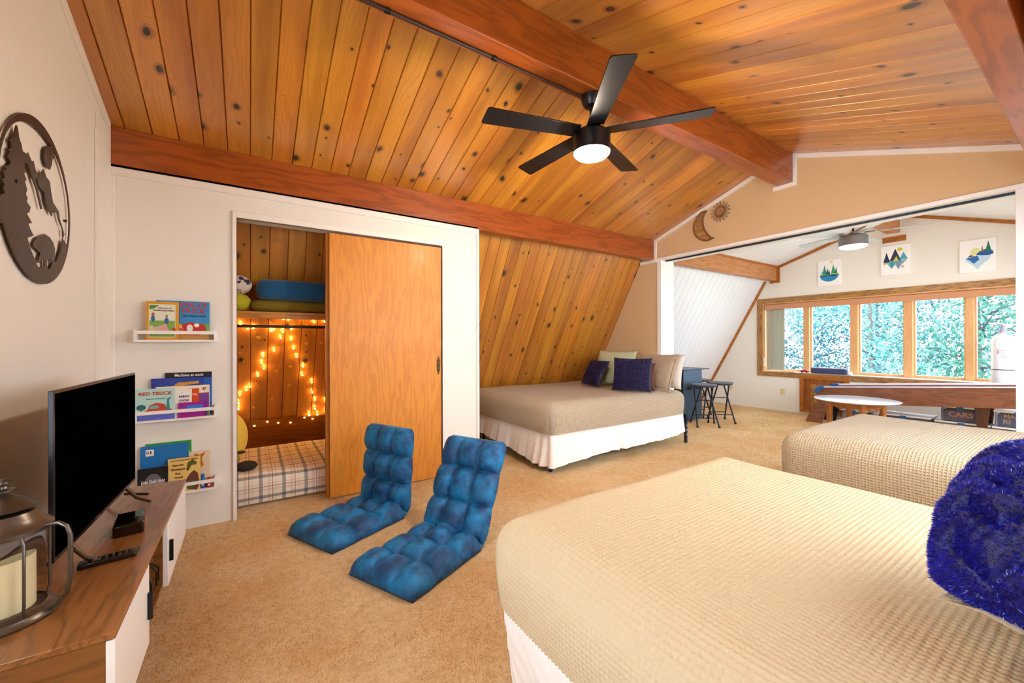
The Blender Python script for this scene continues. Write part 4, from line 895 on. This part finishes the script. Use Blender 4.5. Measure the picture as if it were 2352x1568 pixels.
book('blue book with a white barcode label standing on the lowest ledge', 322, 1026, 432, 1018, YB-.036, L3, .012, '1a72b8', art=[(rc(.10, .80, .27, .93), 'f2f0ec'), ([(.2, .35), (.26, .55), (.55, .58), (.85, .66), (.9, .5), (.85, .35)], '7a5a5c'), (rc(.12, .84, .14, .90), '404040'), (rc(.16, .84, .17, .90), '404040'), (rc(.19, .84, .22, .90), '404040')])
book('tan tiger patterned book at the right of the lowest ledge', 434, 1038, 482, 1034, YB-.030, L3, .010, 'e2cfae', art=[([(.0, .6), (.1, .8), (.3, .95), (.5, .9), (.8, .97), (.6, .8), (.7, .6), (.4, .5)], 'b8701c'), ([(.1, .85), (.3, .88), (.2, .8)], '2c1c10'), ([(.45, .8), (.6, .84), (.5, .74)], '2c1c10'), ([(.4, .65), (.6, .7), (.5, .6)], '2c1c10')])
book('black board book titled Little Owls Night on the lowest ledge', 316, 1078, 386, 1072, YB-.070, L3, .012, '1a1a1e', art=[(ell(.5, .5, .28, .3), '6a6a70')], texts=[("Little Owl's Night", .5, .52, .18, 'f4f4f0', .78)])
book('cream book asking How Do Dinosaurs Say Good Night on the lowest ledge', 386, 1055, 460, 1048, YB-.066, L3, .012, 'e8c874', art=[([(.55, .62), (.6, .85), (.75, .93), (.9, .82), (.86, .76), (.72, .76), (.62, .6)], '5a5a24'), ([(.6, .05), (.52, .3), (.66, .5), (.8, .6), (.92, .5), (.98, .2), (.9, .0)], '6a3c2c'), (ell(.72, .18, .14, .14), '55602c')],
     texts=[('JANE YOLEN & MARK TEAGUE', .5, .94, .045, '8a3418', .84), ('How Do', .30, .80, .085, '5a2a14', .36), ('Dinosaurs', .30, .68, .085, '5a2a14', .44), ('Say', .30, .56, .085, '5a2a14', .18), ('Good', .32, .44, .085, '5a2a14', .26), ('Night?', .34, .31, .085, '5a2a14', .30)])
for lab, u, v, colr, hh, rr in (('blue rounded toy figure standing at the right of the lowest ledge', 466, 1095, '1a6ac8', .10, .013), ('red rounded toy figure at the right end of the lowest ledge', 481, 1100, 'c8342c', .065, .014)):
    p = at(u, v, y=YB-.05); t = thing('toy_figure', lab, 'toy', (p[0], YB-.055, L3))
    MB().lathe([(.001, 0), (rr, 0), (rr*1.1, hh*.3), (rr*.8, hh*.6), (rr*.7, hh*.75)], 20).build('body', cm(colr, .3), t, 180); MB().ball((0, 0, hh*.86), rr*.85).build('head', cm(colr, .3), t, 180)
    MB().box(-rr*.5, rr*.5, -rr*1.15, -rr*.7, hh*.2, hh*.4).build('patch', 'white', t, bevel=.001)

# ================================================================ CLOSET
t = thing('closet_shelf', 'pine shelf board high in the closet, above the rod', 'shelf', (.7, 3.78, 1.476))
MB().box(XL+.005-.7, XC-.1-.7, -.005, .33, -.0, .02).build('shelf_board', 'shelf_pine', t, bevel=.002)
MB().box(XL+.005-.7, XC-.1-.7, -.0, .02, -.035, -.001).build('front_cleat', 'shelf_pine', t, bevel=.002)
rd = MB().box(XL+.005, XC-.1, 3.955, 3.985, 1.372, 1.396).build('closet_rod', plain('rod', '2c2a20', .4, .4), bevel=.004); tag(rd, 'dark closet rod running below the pine shelf', 'rod')
def roll(name, label, x0, x1, y, z, ry, rz_, mat):
    n, k = 36, 40; P = np.zeros((k, n+1, 3))
    for i in range(k):
        f = i/(k-1); e = (1-abs(2*f-1)**14)**.5
        for j in range(n+1):
            a = 2*PI*j/n; ca, sa = math.cos(a), math.sin(a); q = (abs(ca)**3+abs(sa)**3)**(-1/3)
            w_ = 1+.02*math.sin(f*9+a*2); P[i, j] = (x0+(x1-x0)*f, y+ry*ca*q*e*w_, z+rz_*sa*q*e*w_)
    o = grid(name, P, mat, None); return tag(o, label, 'blanket')
roll('rolled_blanket', 'thick blue blanket rolled up on the closet shelf', .04, .70, 3.862, 1.682, .085, .085, 'blanket_blue')
roll('folded_blanket', 'olive green blanket folded under the blue roll on the closet shelf', -.01, .715, 3.885, 1.546, .095, .051, 'blanket_olive')
o = MB().ball((0, 0, 0), (.10, .09, .075), 28, 18).build('stuffed_pillow', M['lime'], None, 180, loc=(-.085, 3.87, 1.57)); tag(o, 'lime yellow cushion at the left end of the closet shelf', 'cushion')
tp = NT('printed_cloth'); no = tp.noise(tp.obj(), 22, 3); tp.set(Base_Color=tp.mix(tp.rng(no, .54, .56), lin('d8cdc0'), lin('3c3252')), Roughness=.9); M['printed'] = tp.m
o = MB().ball((0, 0, 0), (.095, .08, .075), 28, 18).build('bundled_cloth', M['printed'], None, 180, loc=(-.075, 3.87, 1.71)); tag(o, 'white cloth bundle with dark purple print on the lime cushion', 'cloth')
# low mattress with plaid sheet
def plaid_bed():
    t = thing('floor_mattress', 'low mattress in the closet', 'mattress', (.65, 4.12, 0))
    MB().box(-1.2, 1.05, -.44, .42, .0, .2).build('foam', 'white', t, bevel=.04, seg=3)
    P, uv = warp_edges(2.32, .93, .215, .07, (0, 0, 1, 0), .01, .235, res=.02, wob=.01, rc=.05)
    o = grid('plaid_quilt', P-np.array([1.21, .475, 0]), 'plaid', None, uv); o.location = (.65, 4.12, 0); tag(o, 'plaid quilt in cream, navy and red on the low closet mattress', 'quilt')
plaid_bed()
t = thing('plush_toy', 'round yellow plush toy sitting at the left edge of the closet bed', 'plush toy', (-.17, 3.95, .235))
pm = plain('plush_yellow', 'f2c84c', .9); MB().ball((0, 0, .25), (.16, .12, .22), 28, 20).build('body', pm, t, 180)
MB().ball((.11, -.09, .14), (.035, .02, .012), 16, 10).build('mark', cm('4a3418', .9), t, 180)
o = MB().ball((0, 0, 0), (.075, .05, .04), 20, 14).build('dark_plush', cm('2a2620', .9), None, 180, loc=(-.02, 3.80, .275)); tag(o, 'small dark plush lump below the yellow plush toy', 'plush toy')
# string lights
def zp(X, Y, off): return at(520+X/2.178, 480+Y/2.178, slope=off)
SB = [(60, 535), (70, 578), (107, 600), (135, 595), (225, 610), (237, 603), (285, 550), (310, 553), (378, 548), (437, 565), (492, 563), (325, 600), (283, 615), (272, 645), (325, 652), (238, 708), (338, 697), (183, 735), (350, 738), (188, 797), (383, 788), (157, 835), (380, 830), (120, 888), (427, 866), (68, 930), (430, 917), (60, 970), (443, 955), (443, 998), (455, 1027), (431, 1048), (391, 1042), (321, 1067), (259, 1068), (205, 1063), (140, 1083), (75, 1070), (499, 1012), (497, 960), (415, 1030), (175, 770), (60, 1000), (100, 905)]
CORD = [[(40, 520), (60, 535), (70, 565), (107, 592), (150, 595), (225, 612), (285, 550), (310, 553), (378, 548), (437, 565), (500, 563)], [(310, 553), (322, 600), (325, 652), (338, 697), (350, 738), (383, 788), (380, 830), (427, 866), (430, 917), (443, 955), (443, 998), (455, 1027), (500, 1012)], [(455, 1027), (391, 1042), (321, 1063), (259, 1068), (205, 1060), (140, 1078), (75, 1070), (50, 1070)], [(300, 590), (283, 615), (272, 645), (238, 708), (183, 735), (188, 797), (157, 835), (120, 888), (68, 930), (60, 970), (55, 1000), (60, 1070)]]
t = thing('string_lights', 'glowing warm string lights pinned in a tree outline on the closet slope', 'string lights', (.25, 4.4, 1.0))
o3 = np.array([.25, 4.4, 1.0])
mb = MB()
for pth in CORD:
    pts = []
    for i, (a, b_) in enumerate(pth):
        p = zp(a, b_, .02)-o3; pts.append(p)
        if i < len(pth)-1: q_ = (p+zp(*pth[i+1], .02)-o3)/2; q_[2] -= .008; pts.append(q_)
    mb.tube(pts, .0016, 6)
mb.build('cord', 'cord', t, 60)
def star(ro, ri, n=5, rot=PI/2): return [((ro if i % 2 == 0 else ri)*math.cos(rot+i*PI/n), (ro if i % 2 == 0 else ri)*math.sin(rot+i*PI/n)) for i in range(2*n)]
for X, Y in SB:
    p = zp(X, Y, .03)-o3; r0 = random.uniform(0, 1)
    MB().prism(star(.008, .004, 5, r0), lambda a, b, h: (p[0]+a, p[1]+h, p[2]+b), -.003, .003).build('bulb', 'bulb', t)
SL_ = ['left of the lit tree top', 'right of the lit tree top', 'rightmost of the large ones near the door edge', 'small one right of the lit tree, second row', 'small one inside the upper part of the lit tree', 'large one in the middle of the lit tree', 'small faint one just left of the lit tree outline', 'in the lower right inside the lit tree', 'lower large one inside the lit tree', 'lowest one, near the left bottom of the lit tree', 'tiny dot sized one inside the lit tree', 'faint one by the right outline of the lit tree', 'leftmost one beside the white casing', 'tiniest one at the left near the casing', 'just above the rod on the right', 'just above the rod on the left']
st = plain('star_sticker', 'e8b450', .6)
for k, (X, Y, s_) in enumerate(((163, 643, 12), (401, 673, 12), (474, 670, 12), (418, 765, 9), (320, 788, 9), (247, 811, 12), (150, 805, 8), (315, 882, 11), (228, 949, 12), (138, 992, 10), (220, 876, 6), (388, 890, 7), (67, 718, 9), (87, 762, 5), (400, 578, 12), (218, 563, 8))):
    p = zp(X, Y, .006); r_ = s_*.00175*1.05; dl = np.array([0, -1/SLK/sl, 1/sl]); nn = np.array([0, -1/sl, -1/SLK/sl]); r0 = random.uniform(-.3, .3)
    o = MB().prism(star(r_, r_*.42, 5, PI/2+r0), lambda a, b, h: tuple(np.array([a, 0, 0])+dl*b+nn*h), -.003, .002).build('star_sticker', st, None, loc=tuple(p))
    tag(o, 'star sticker on the closet boards, '+SL_[k], 'star sticker', 'star stickers on the closet boards')
# ================================================================ GAME ROOM
def outlet(y, z, label):
    t = thing('wall_outlet', label, 'outlet', (XF, y, z))
    MB().box(-.007, 0, -.037, .037, -.06, .06).build('cover_plate', 'outlet', t, bevel=.002)
    for s_ in (-1, 1): MB().box(-.0095, -.007, -.018, .018, s_*.026-.015, s_*.026+.015).build('receptacle', cm('cfc49a', .5), t, bevel=.001)
outlet(3.365, .345, 'beige wall outlet between the stools and the access door'); outlet(4.29, .345, 'beige wall outlet behind the folding stools')
def canvas(u0, v0, u1, v1, u2, v2, label, art):
    a, b_, c_ = at(u0, v0, x=XF-.01), at(u1, v1, x=XF-.01), at(u2, v2, x=XF-.01); w = a[1]-b_[1]; h = (a[2]+b_[2])/2-c_[2]; cy, cz = (a[1]+b_[1])/2, (a[2]+b_[2])/2-h/2
    t = thing('canvas_print', label, 'picture', (XF, cy, cz)); MB().box(-.022, 0, -w/2, w/2, -h/2, h/2).build('canvas', cm('f6f5f2', .7), t, bevel=.002)
    for i, (poly, colr) in enumerate(art): MB().prism([(-(px-.5)*w, (py-.5)*h) for px, py in poly], lambda p, q_, hh: (-.022-hh, p, q_), .0, .0006+.00025*i).build('painting', cm(colr, .7), t)
semi = lambda cx, cy, r, ry, a0, a1, n=20: [(cx+r*math.cos(a0+(a1-a0)*i/n), cy+ry*math.sin(a0+(a1-a0)*i/n)) for i in range(n+1)]
tri = lambda x, y, w, h: [(x-w/2, y), (x+w/2, y), (x, y+h)]
canvas(1879, 600, 1932, 595, 1932, 653, 'leftmost square print with pines above a round blue lake', [(semi(.5, .42, .41, .26, PI, 2*PI), '1c84bc'), ([(.09, .42), (.91, .42), (.91, .46), (.09, .45)], '9ac44a'), ([(.1, .42), (.3, .36), (.5, .4), (.7, .34), (.9, .42)], '1a4468'), (ell(.6, .92, .07, .05), 'f0d080'), (tri(.3, .44, .2, .38), '2f8f70'), (tri(.42, .44, .12, .26), '1c5a6c'), (tri(.5, .44, .1, .2), '1a4468'), (tri(.68, .46, .2, .36), '2f9a68'), (tri(.8, .46, .1, .24), '1c5a6c'), (tri(.2, .44, .1, .18), '3cb8c0')])
canvas(2024, 567, 2091, 559, 2089, 627, 'middle square print with geometric navy mountains and their reflection', [([(.08, .43), (.92, .5), (.8, .38), (.7, .3), (.62, .18), (.5, .32), (.36, .22), (.2, .4)], '7ab8c4'), ([(.3, .42), (.5, .44), (.38, .2)], '3a8a9c'), ([(.5, .44), (.75, .46), (.6, .16)], '7a90ac'), (tri(.2, .44, .24, .34), '2c3450'), (tri(.5, .46, .4, .42), '2a3454'), (tri(.78, .5, .28, .24), '4aa0b0'), ([(.42, .46), (.54, .62), (.62, .46)], 'c8cc3c'), (ell(.66, .84, .09, .06), 'c8c82c'), ([(.08, .43), (.2, .43), (.14, .34)], 'b8c040'), ([(.7, .28), (.82, .28), (.75, .18)], 'e0a090')])
canvas(2204, 554, 2289, 545, 2285, 621, 'rightmost square print with a blue watercolour lake and one green pine', [([(.15, .42), (.9, .55), (.8, .35), (.6, .2), (.5, .08), (.4, .2), (.2, .34)], 'bcd6ea'), ([(.18, .45), (.5, .5), (.55, .38), (.4, .26), (.3, .36)], '2a6cb4'), (semi(.46, .52, .17, .22, 0, PI), 'dfe09a'), ([(.45, .52), (.55, .62), (.72, .68), (.9, .62), (.93, .52), (.8, .48), (.6, .5)], '1c5a9c'), (tri(.79, .6, .17, .32), '1f7a5c'), (tri(.63, .6, .07, .2), '8a7a50'), ([(.22, .48), (.32, .54), (.42, .49)], '3a3a3c')])
# bar cabinet
t = thing('bar_cabinet', 'blue grey metal bar cabinet with two grip holes beside the far bed', 'cabinet', (5.80, 3.88, 0))
MB().box(-.24, .24, -.18, .16, .02, .80).build('body', 'cabinet_blue', t, bevel=.004); MB().box(-.26, .42, -.20, .2, .80, .815).build('top', 'cabinet_dark', t, bevel=.003)
for x in (-.10, .14): MB().box(x-.05, x+.05, -.184, -.178, .50, .55).build('grip_hole', 'black', t, bevel=.002)
MB().box(-.246, -.239, -.17, .15, .04, .78).build('side_panel', 'cabinet_dark', t)
def stool(loc, rz, label):
    t = thing('folding_stool', label, 'stool', loc, rz, 'folding stools by the bar cabinet'); H = .615
    MB().lathe([(.001, H-.04), (.15, H-.04), (.175, H-.03), (.182, H-.015), (.178, H-.003), (.15, H), (.001, H+.003)], 36).build('seat', plain('stool_seat', '303a4c', .35), t, 50)
    for s_ in (-1, 1):
        MB().tube([(-.19, s_*.15, .01), (.13, s_*.15*.62, H-.04)], .011, 10).build('leg', 'steel_blue', t, 60)
        MB().tube([(.19, s_*.13, .01), (-.13, s_*.13*.62, H-.04)], .011, 10).build('leg', 'steel_blue', t, 60)
        MB().lathe([(.017, 0), (.013, .03)], 12, (-.19, s_*.15, 0)).build('foot_cap', 'black', t, 50); MB().lathe([(.017, 0), (.013, .03)], 12, (.19, s_*.13, 0)).build('foot_cap', 'black', t, 50)
    for x, z, y in ((-.13, .13, .138), (.13, .13, .12), (.012, .37, .108)): MB().tube([(x, -y, z), (x, y, z)], .007, 8).build('stretcher', 'steel_blue', t, 60)
    return t
s0 = stool((5.66, 3.44, 0), math.radians(50), 'nearest folding stool, in front of the bar cabinet')
dup(s0, (6.14, 3.46, 0), math.radians(48), 'folding stool to the right of the nearest one'); dup(s0, (6.35, 3.95, 0), math.radians(10), 'folding stool mostly hidden behind the bar cabinet')
# round table
t = thing('coffee_table', 'round white topped coffee table on turned maple legs', 'table', (6.52, 1.90, 0)); ZC = .50
MB().lathe([(.001, ZC-.02), (.40, ZC-.02), (.43, ZC-.012), (.435, ZC-.004), (.42, ZC), (.001, ZC)], 64).build('tabletop', cm('d5dde6', .12), t, 50)
ap = MB(); n = 24
for k in range(4):
    a0, a1 = k*PI/2+PI/4-.25, (k+1)*PI/2+PI/4-.25; p0, p1 = Vector((.27*math.cos(a0), .27*math.sin(a0), 0)), Vector((.27*math.cos(a1), .27*math.sin(a1), 0)); d_ = (p1-p0).normalized(); nn = Vector((d_.y, -d_.x, 0))*.01
    pts = [(0, ZC-.02), (1, ZC-.02)]+[(1-i/n, ZC-.13+.03*abs(math.sin(i/n*PI*3))) for i in range(n+1)]
    ap.prism(pts, lambda a, b, h: tuple(p0.lerp(p1, a)+nn*h+Vector((0, 0, b))), -1, 1)
    MB().lathe([(.016, 0), (.022, .02), (.016, .05), (.027, .10), (.018, .12), (.028, .135), (.024, .16), (.034, .2), (.034, ZC-.02)], 16, (.27*math.cos(a0), .27*math.sin(a0), 0)).build('leg', 'maple', t, 40)
ap.build('apron', 'maple', t)
# long game table (ramped)
A0, A1 = np.array([7.25, 2.60, .551]), np.array([7.0, .42, .765])
t = thing('game_table', 'long walnut game table with pale rails and blue padded corners below the window', 'game table', (7.3, 1.6, 0)); o3 = np.array([7.3, 1.6, 0])
dy = (A1-A0); Lg = np.linalg.norm(dy); dy = dy/Lg; dx_ = np.array([1, 0, 0])-dy*dy[0]; dx_ /= np.linalg.norm(dx_); dz_ = np.cross(dx_, -dy)
def G(x, y, z): return tuple(A0+dx_*x+dy*y+dz_*z-o3)
def gb(name, b, mat, par=t, bev=.004): return MB().box(*b, tf=G).build(name, mat, par, bevel=bev)
gb('side_apron', (0, .025, 0, Lg, -.245, -.012), 'game_wood'); gb('side_apron', (.42, .445, 0, Lg, -.245, .0), 'game_wood'); gb('end_apron', (.025, .42, 0, .03, -.245, -.012), 'game_wood')
gb('top_rail', (-.008, .035, .04, Lg, -.014, 0), cm('dcdcf4', .15)); gb('top_rail', (.41, .455, .04, Lg, -.006, .02), cm('dcdcf4', .15)); gb('playing_surface', (.025, .42, .03, Lg, -.08, -.06), cm('b8905c', .3))
for x in (0, .40):
    pts = [(.0, 0)]+[(.10*math.cos(a), .10*math.sin(a)-0) for a in np.linspace(0, PI/2, 10)]
    MB().prism([(-.02, -.09), (.05, -.09), (.055, -.06), (.075, -.045), (.12, -.04), (.12, .008), (.06, .008), (.01, -.012), (-.015, -.045)], lambda a, b, h: G(h, a, b+(.018 if x else 0)), x-.012, x+.06).build('corner_pad', cm('1c5a9c', .45), t, bevel=.004)
for (p, q_) in (((7.27, 2.60), (7.33, 2.73)),):
    MB().prism([(2.44, .30), (2.62, .30), (2.74, 0), (2.53, 0)], lambda a, b, h: (h-7.3, a-1.6, b), 7.26, 7.30).build('end_leg', 'game_wood', t, bevel=.003)
    MB().prism([(2.40, .32), (2.56, .32), (2.66, 0), (2.48, 0)], lambda a, b, h: (h-7.3, a-1.6, b), 7.63, 7.67).build('end_leg', 'steel_blue', t, bevel=.003)
for x in (7.17, 7.50): MB().prism([(.86, .48), (.98, .48), (.945, 0), (.90, 0)], lambda a, b, h: (h-7.3, a-1.6, b), x, x+.04).build('end_leg', wood('dark_leg', '5a2c14', '3a1808', 2, 1, .4, False) if x < 7.3 else 'game_wood', t, bevel=.003)
# bins below
def bin_(x, y, z, w, d, h, label, fill, words=(), lid='e8ecf2', grp=None):
    t = thing('storage_bin', label, 'storage bin', (x, y, z), 0, grp)
    MB().box(-d/2, d/2, -w/2, w/2, 0, h-.02).build('tub', plain('tub%d' % len(bpy.data.materials), 'c8ccdc', .15, 0, Transmission_Weight=.85, IOR=1.02), t, bevel=.01)
    MB().box(-d/2-.01, d/2+.01, -w/2-.01, w/2+.01, h-.02, h).build('lid', cm(lid, .3), t, bevel=.004)
    for s_ in (-1,): MB().box(-d/2-.018, -d/2-.008, -.03, .03, h-.045, h-.005).build('latch', cm('1f5c94', .4), t, bevel=.002)
    MB().box(-d/2+.012, d/2-.03, -w/2+.02, w/2-.02, .006, h-.05).build('contents', cm(fill, .7), t, bevel=.006)
    for body, yy, zz, s_, c_ in words: text(body, t, cm(c_, .5), (-d/2+.0105, yy, zz), (0, -1, 0), (0, 0, 1), s_, bold=.03)
    return t
bin_(7.45, 1.11, .250, .33, .32, .188, 'clear upper bin with a box lettered CARS, below the game table', '4a2a4c', [('CARS', 0, .085, .085, 'e8a050')])
bin_(7.45, .66, .250, .36, .32, .188, 'clear upper bin with gold lettered game box, rightmost below the game table', '24406c', [('MA', .07, .125, .06, 'e8a050'), ('RI', .09, .06, .07, 'e8a050')])
bin_(7.45, 1.10, 0, .44, .34, .248, 'clear bin with yellow contents supporting the CARS bin', 'c8901c'); bin_(7.45, .63, 0, .44, .34, .248, 'clear bin with yellow contents at the right end of the lower row', 'd09a1c')
bin_(7.45, 1.62, 0, .50, .34, .26, 'lower clear bin with mixed toys left of the CARS bins', '6a5a70'); bin_(7.48, 2.16, 0, .30, .3, .25, 'small clear bin behind the round coffee table', 'a8a8b4')
# sill objects
t = thing('planter_box', 'dark blue oblong planter box with three black knobs on the window sill', 'planter', (7.975, 2.67, WZ0+.033))
MB().box(-.045, .045, -.235, .235, 0, .085).build('body', cm('39416c', .5), t, bevel=.004); MB().box(-.05, .05, -.24, .24, .085, .10).build('rim', cm('8f9ab8', .5), t, bevel=.003)
for y in (-.16, 0, .16): MB().lathe([(.006, .1), (.006, .125), (.018, .128), (.018, .136)], 14, (0, y, 0)).build('knob', 'black', t, 50)
p = at(1952, 849, x=7.965); o = MB().lathe([(.03, 0), (.036, .01), (.034, .045), (.02, .05)], 20).build('white_cup', 'white', None, 50, loc=(7.965, float(p[1]), WZ0+.033)); tag(o, 'small white cup beside the planter box on the sill', 'cup')
t = thing('toy_car', 'small red toy car on the window sill left of the planter box', 'toy', (7.985, 3.02, WZ0+.033)); 
MB().prism([(-.06, .012), (.06, .012), (.06, .03), (.03, .034), (.015, .05), (-.03, .05), (-.045, .032), (-.06, .03)], lambda a, b, h: (h, a, b), -.022, .022).build('body', cm('b83a50', .3), t, bevel=.002)
for a in (-.035, .035): MB().tube([(-.025, a, .012), (.025, a, .012)], .012, 14).build('wheel', 'black', t, 50)
o = MB().box(-.03, .03, -.11, .11, 0, .012).build('folded_leaflet', cm('e0b8a0', .6), None, bevel=.002, loc=(7.975, 3.27, WZ0+.033)); tag(o, 'pinkish folded leaflet on the left of the window sill', 'leaflet')
t = thing('vertical_blind', 'stacked pale vertical blind slats at the left end of the window band', 'blind', (8.06, 3.51, WZ0+.05))
for k in range(12):
    y = .13-k*.024; MB().box(-1, 1, -1, 1, 0, 1, lambda x, yy, z: (x*.035*math.cos(1.0+.2*math.sin(k*2.1)), y+x*.035*math.sin(1.0)+yy*.0012, z*1.12)).build('slat', cm('cfd2c4', .6), t)
MB().box(-.03, .03, -.17, .17, 1.12, 1.15).build('head_rail', cm('c8c8ba', .5), t); MB().tube([(-.05, .15, .9), (-.05, .15, .12)], .004, 8).build('wand', 'white', t, 60)
lk = MB().box(-.02, 0, -.012, .012, 0, .06).box(-.03, -.02, -.006, .006, .03, .16).build('window_crank', 'white', None, bevel=.003, loc=(8.0, 3.665, .78)); tag(lk, 'white window crank at the left jamb', 'window crank')
# pump canister
t = thing('water_jug', 'tall white canister with printed label and pump spout in front of the last window', 'jug', (7.95, .845, WZ0+.033)); 
MB().lathe([(.095, 0), (.10, .01), (.10, .52), (.095, .56), (.07, .60), (.035, .615), (.032, .64)], 40).build('body', cm('eeeef2', .3), t, 50)
MB().lathe([(.101, .17), (.101, .18)], 40, cap=False).build('band', cm('1c2440', .4), t, 50)
MB().lathe([(.034, .64), (.036, .66), (.02, .70), (.014, .74)], 20).build('pump', cm('a8a8c0', .3), t, 50); MB().tube([(0, 0, .735), (0, .03, .745), (0, .07, .73), (0, .085, .70)], .009, 10).build('spout', cm('a8a8c0', .3), t, 60)
MB().tube([(0, -.02, .66), (0, -.09, .675), (0, -.1, .65)], .004, 8).build('lever', 'steel_blue', t, 60)
MB().box(-.1025, -.1005, -.035, .035, .30, .43).build('paper_label', cm('e4dede', .6), t); MB().box(-.1035, -.1025, .035-.014, .035, .37, .43).build('paper_label', cm('d88a98', .6), t)
for k in range(5): MB().box(-.1035, -.1025, -.03, .012, .415-k*.022, .420-k*.022).build('printed_line', cm('9a98a4', .6), t)
# ================================================================ OUTSIDE
LM = [leaf('leaf_a', '3f7078'), leaf('leaf_b', '2c5c68'), leaf('leaf_c', '588c90'), leaf('leaf_d', '3c7060')]
def tree(x, y, h, r, n, mat, label, seed):
    rg = np.random.default_rng(seed); t = thing('tree', label, 'tree', (x, y, -3.0))
    MB().tube([(0, 0, 0), (.1, .05, h*.4), (-.05, .1, h)], .13, 10, r1=.03).build('trunk', cm('5a5048', .9), t, 60)
    bm_ = MB()
    for k in range(16):
        a = rg.uniform(0, 2*PI); z = h*rg.uniform(.3, .95); L = r*rg.uniform(.5, 1.0); bm_.tube([(0, 0, z), (math.cos(a)*L*.5, math.sin(a)*L*.5, z+.2), (math.cos(a)*L, math.sin(a)*L, z+rg.uniform(-.2, .5))], .03, 6, r1=.008)
    bm_.build('branches', cm('4a4a58', .9), t, 60)
    nc = 46; cs = np.stack([rg.normal(0, r*.5, nc), rg.normal(0, r*.5, nc), rg.uniform(h*.3, h*1.05, nc)], 1); k = rg.integers(0, nc, n)
    c_ = cs[k]+rg.normal(0, .28, (n, 3)); a = rg.normal(0, 1, (n, 3)); a /= np.linalg.norm(a, axis=1)[:, None]; b_ = np.cross(a, rg.normal(0, 1, (n, 3))); b_ /= np.linalg.norm(b_, axis=1)[:, None]
    s_ = rg.uniform(.03, .065, n)[:, None]; v = np.stack([c_-a*s_, c_+b_*s_*.5, c_+a*s_, c_-b_*s_*.5], 1).reshape(-1, 3)
    me = bpy.data.meshes.new('foliage'); me.vertices.add(4*n); me.vertices.foreach_set('co', v.reshape(-1).astype(np.float32)); me.loops.add(4*n); me.loops.foreach_set('vertex_index', np.arange(4*n, dtype=np.int32)); me.polygons.add(n)
    me.polygons.foreach_set('loop_start', np.arange(0, 4*n, 4, dtype=np.int32)); me.polygons.foreach_set('loop_total', np.full(n, 4, dtype=np.int32)); me.update(calc_edges=True)
    me.materials.append(mat); f = bpy.data.objects.new('foliage', me); COL.objects.link(f); f.parent = t
for i, (x, y, h, r, n, lab) in enumerate(((13.2, 6.6, 6.2, 1.5, 9000, 'leafy green tree seen through the leftmost window panes'), (13.8, 5.0, 6.0, 1.5, 9000, 'leafy tree seen through the second window pane'), (12.6, 3.3, 5.6, 1.3, 8000, 'leafy tree seen through the middle window pane'), (13.4, 1.7, 6.0, 1.4, 9000, 'leafy tree seen through the fourth window pane'), (15.5, .0, 4.6, 1.5, 4500, 'sparser tree seen through the last window pane'), (16.5, 4.2, 6.6, 2.2, 9000, 'wide tree standing behind the others outside'))):
    tree(x, y, h, r, n, LM[i % 4], lab, 20+i)
g = MB().box(8.6, 40, -25, 30, -3.05, -3.0).build('ground', cm('8a9a84', .9)); struct(g, 'ground far below the windows'); g.name = 'ground'
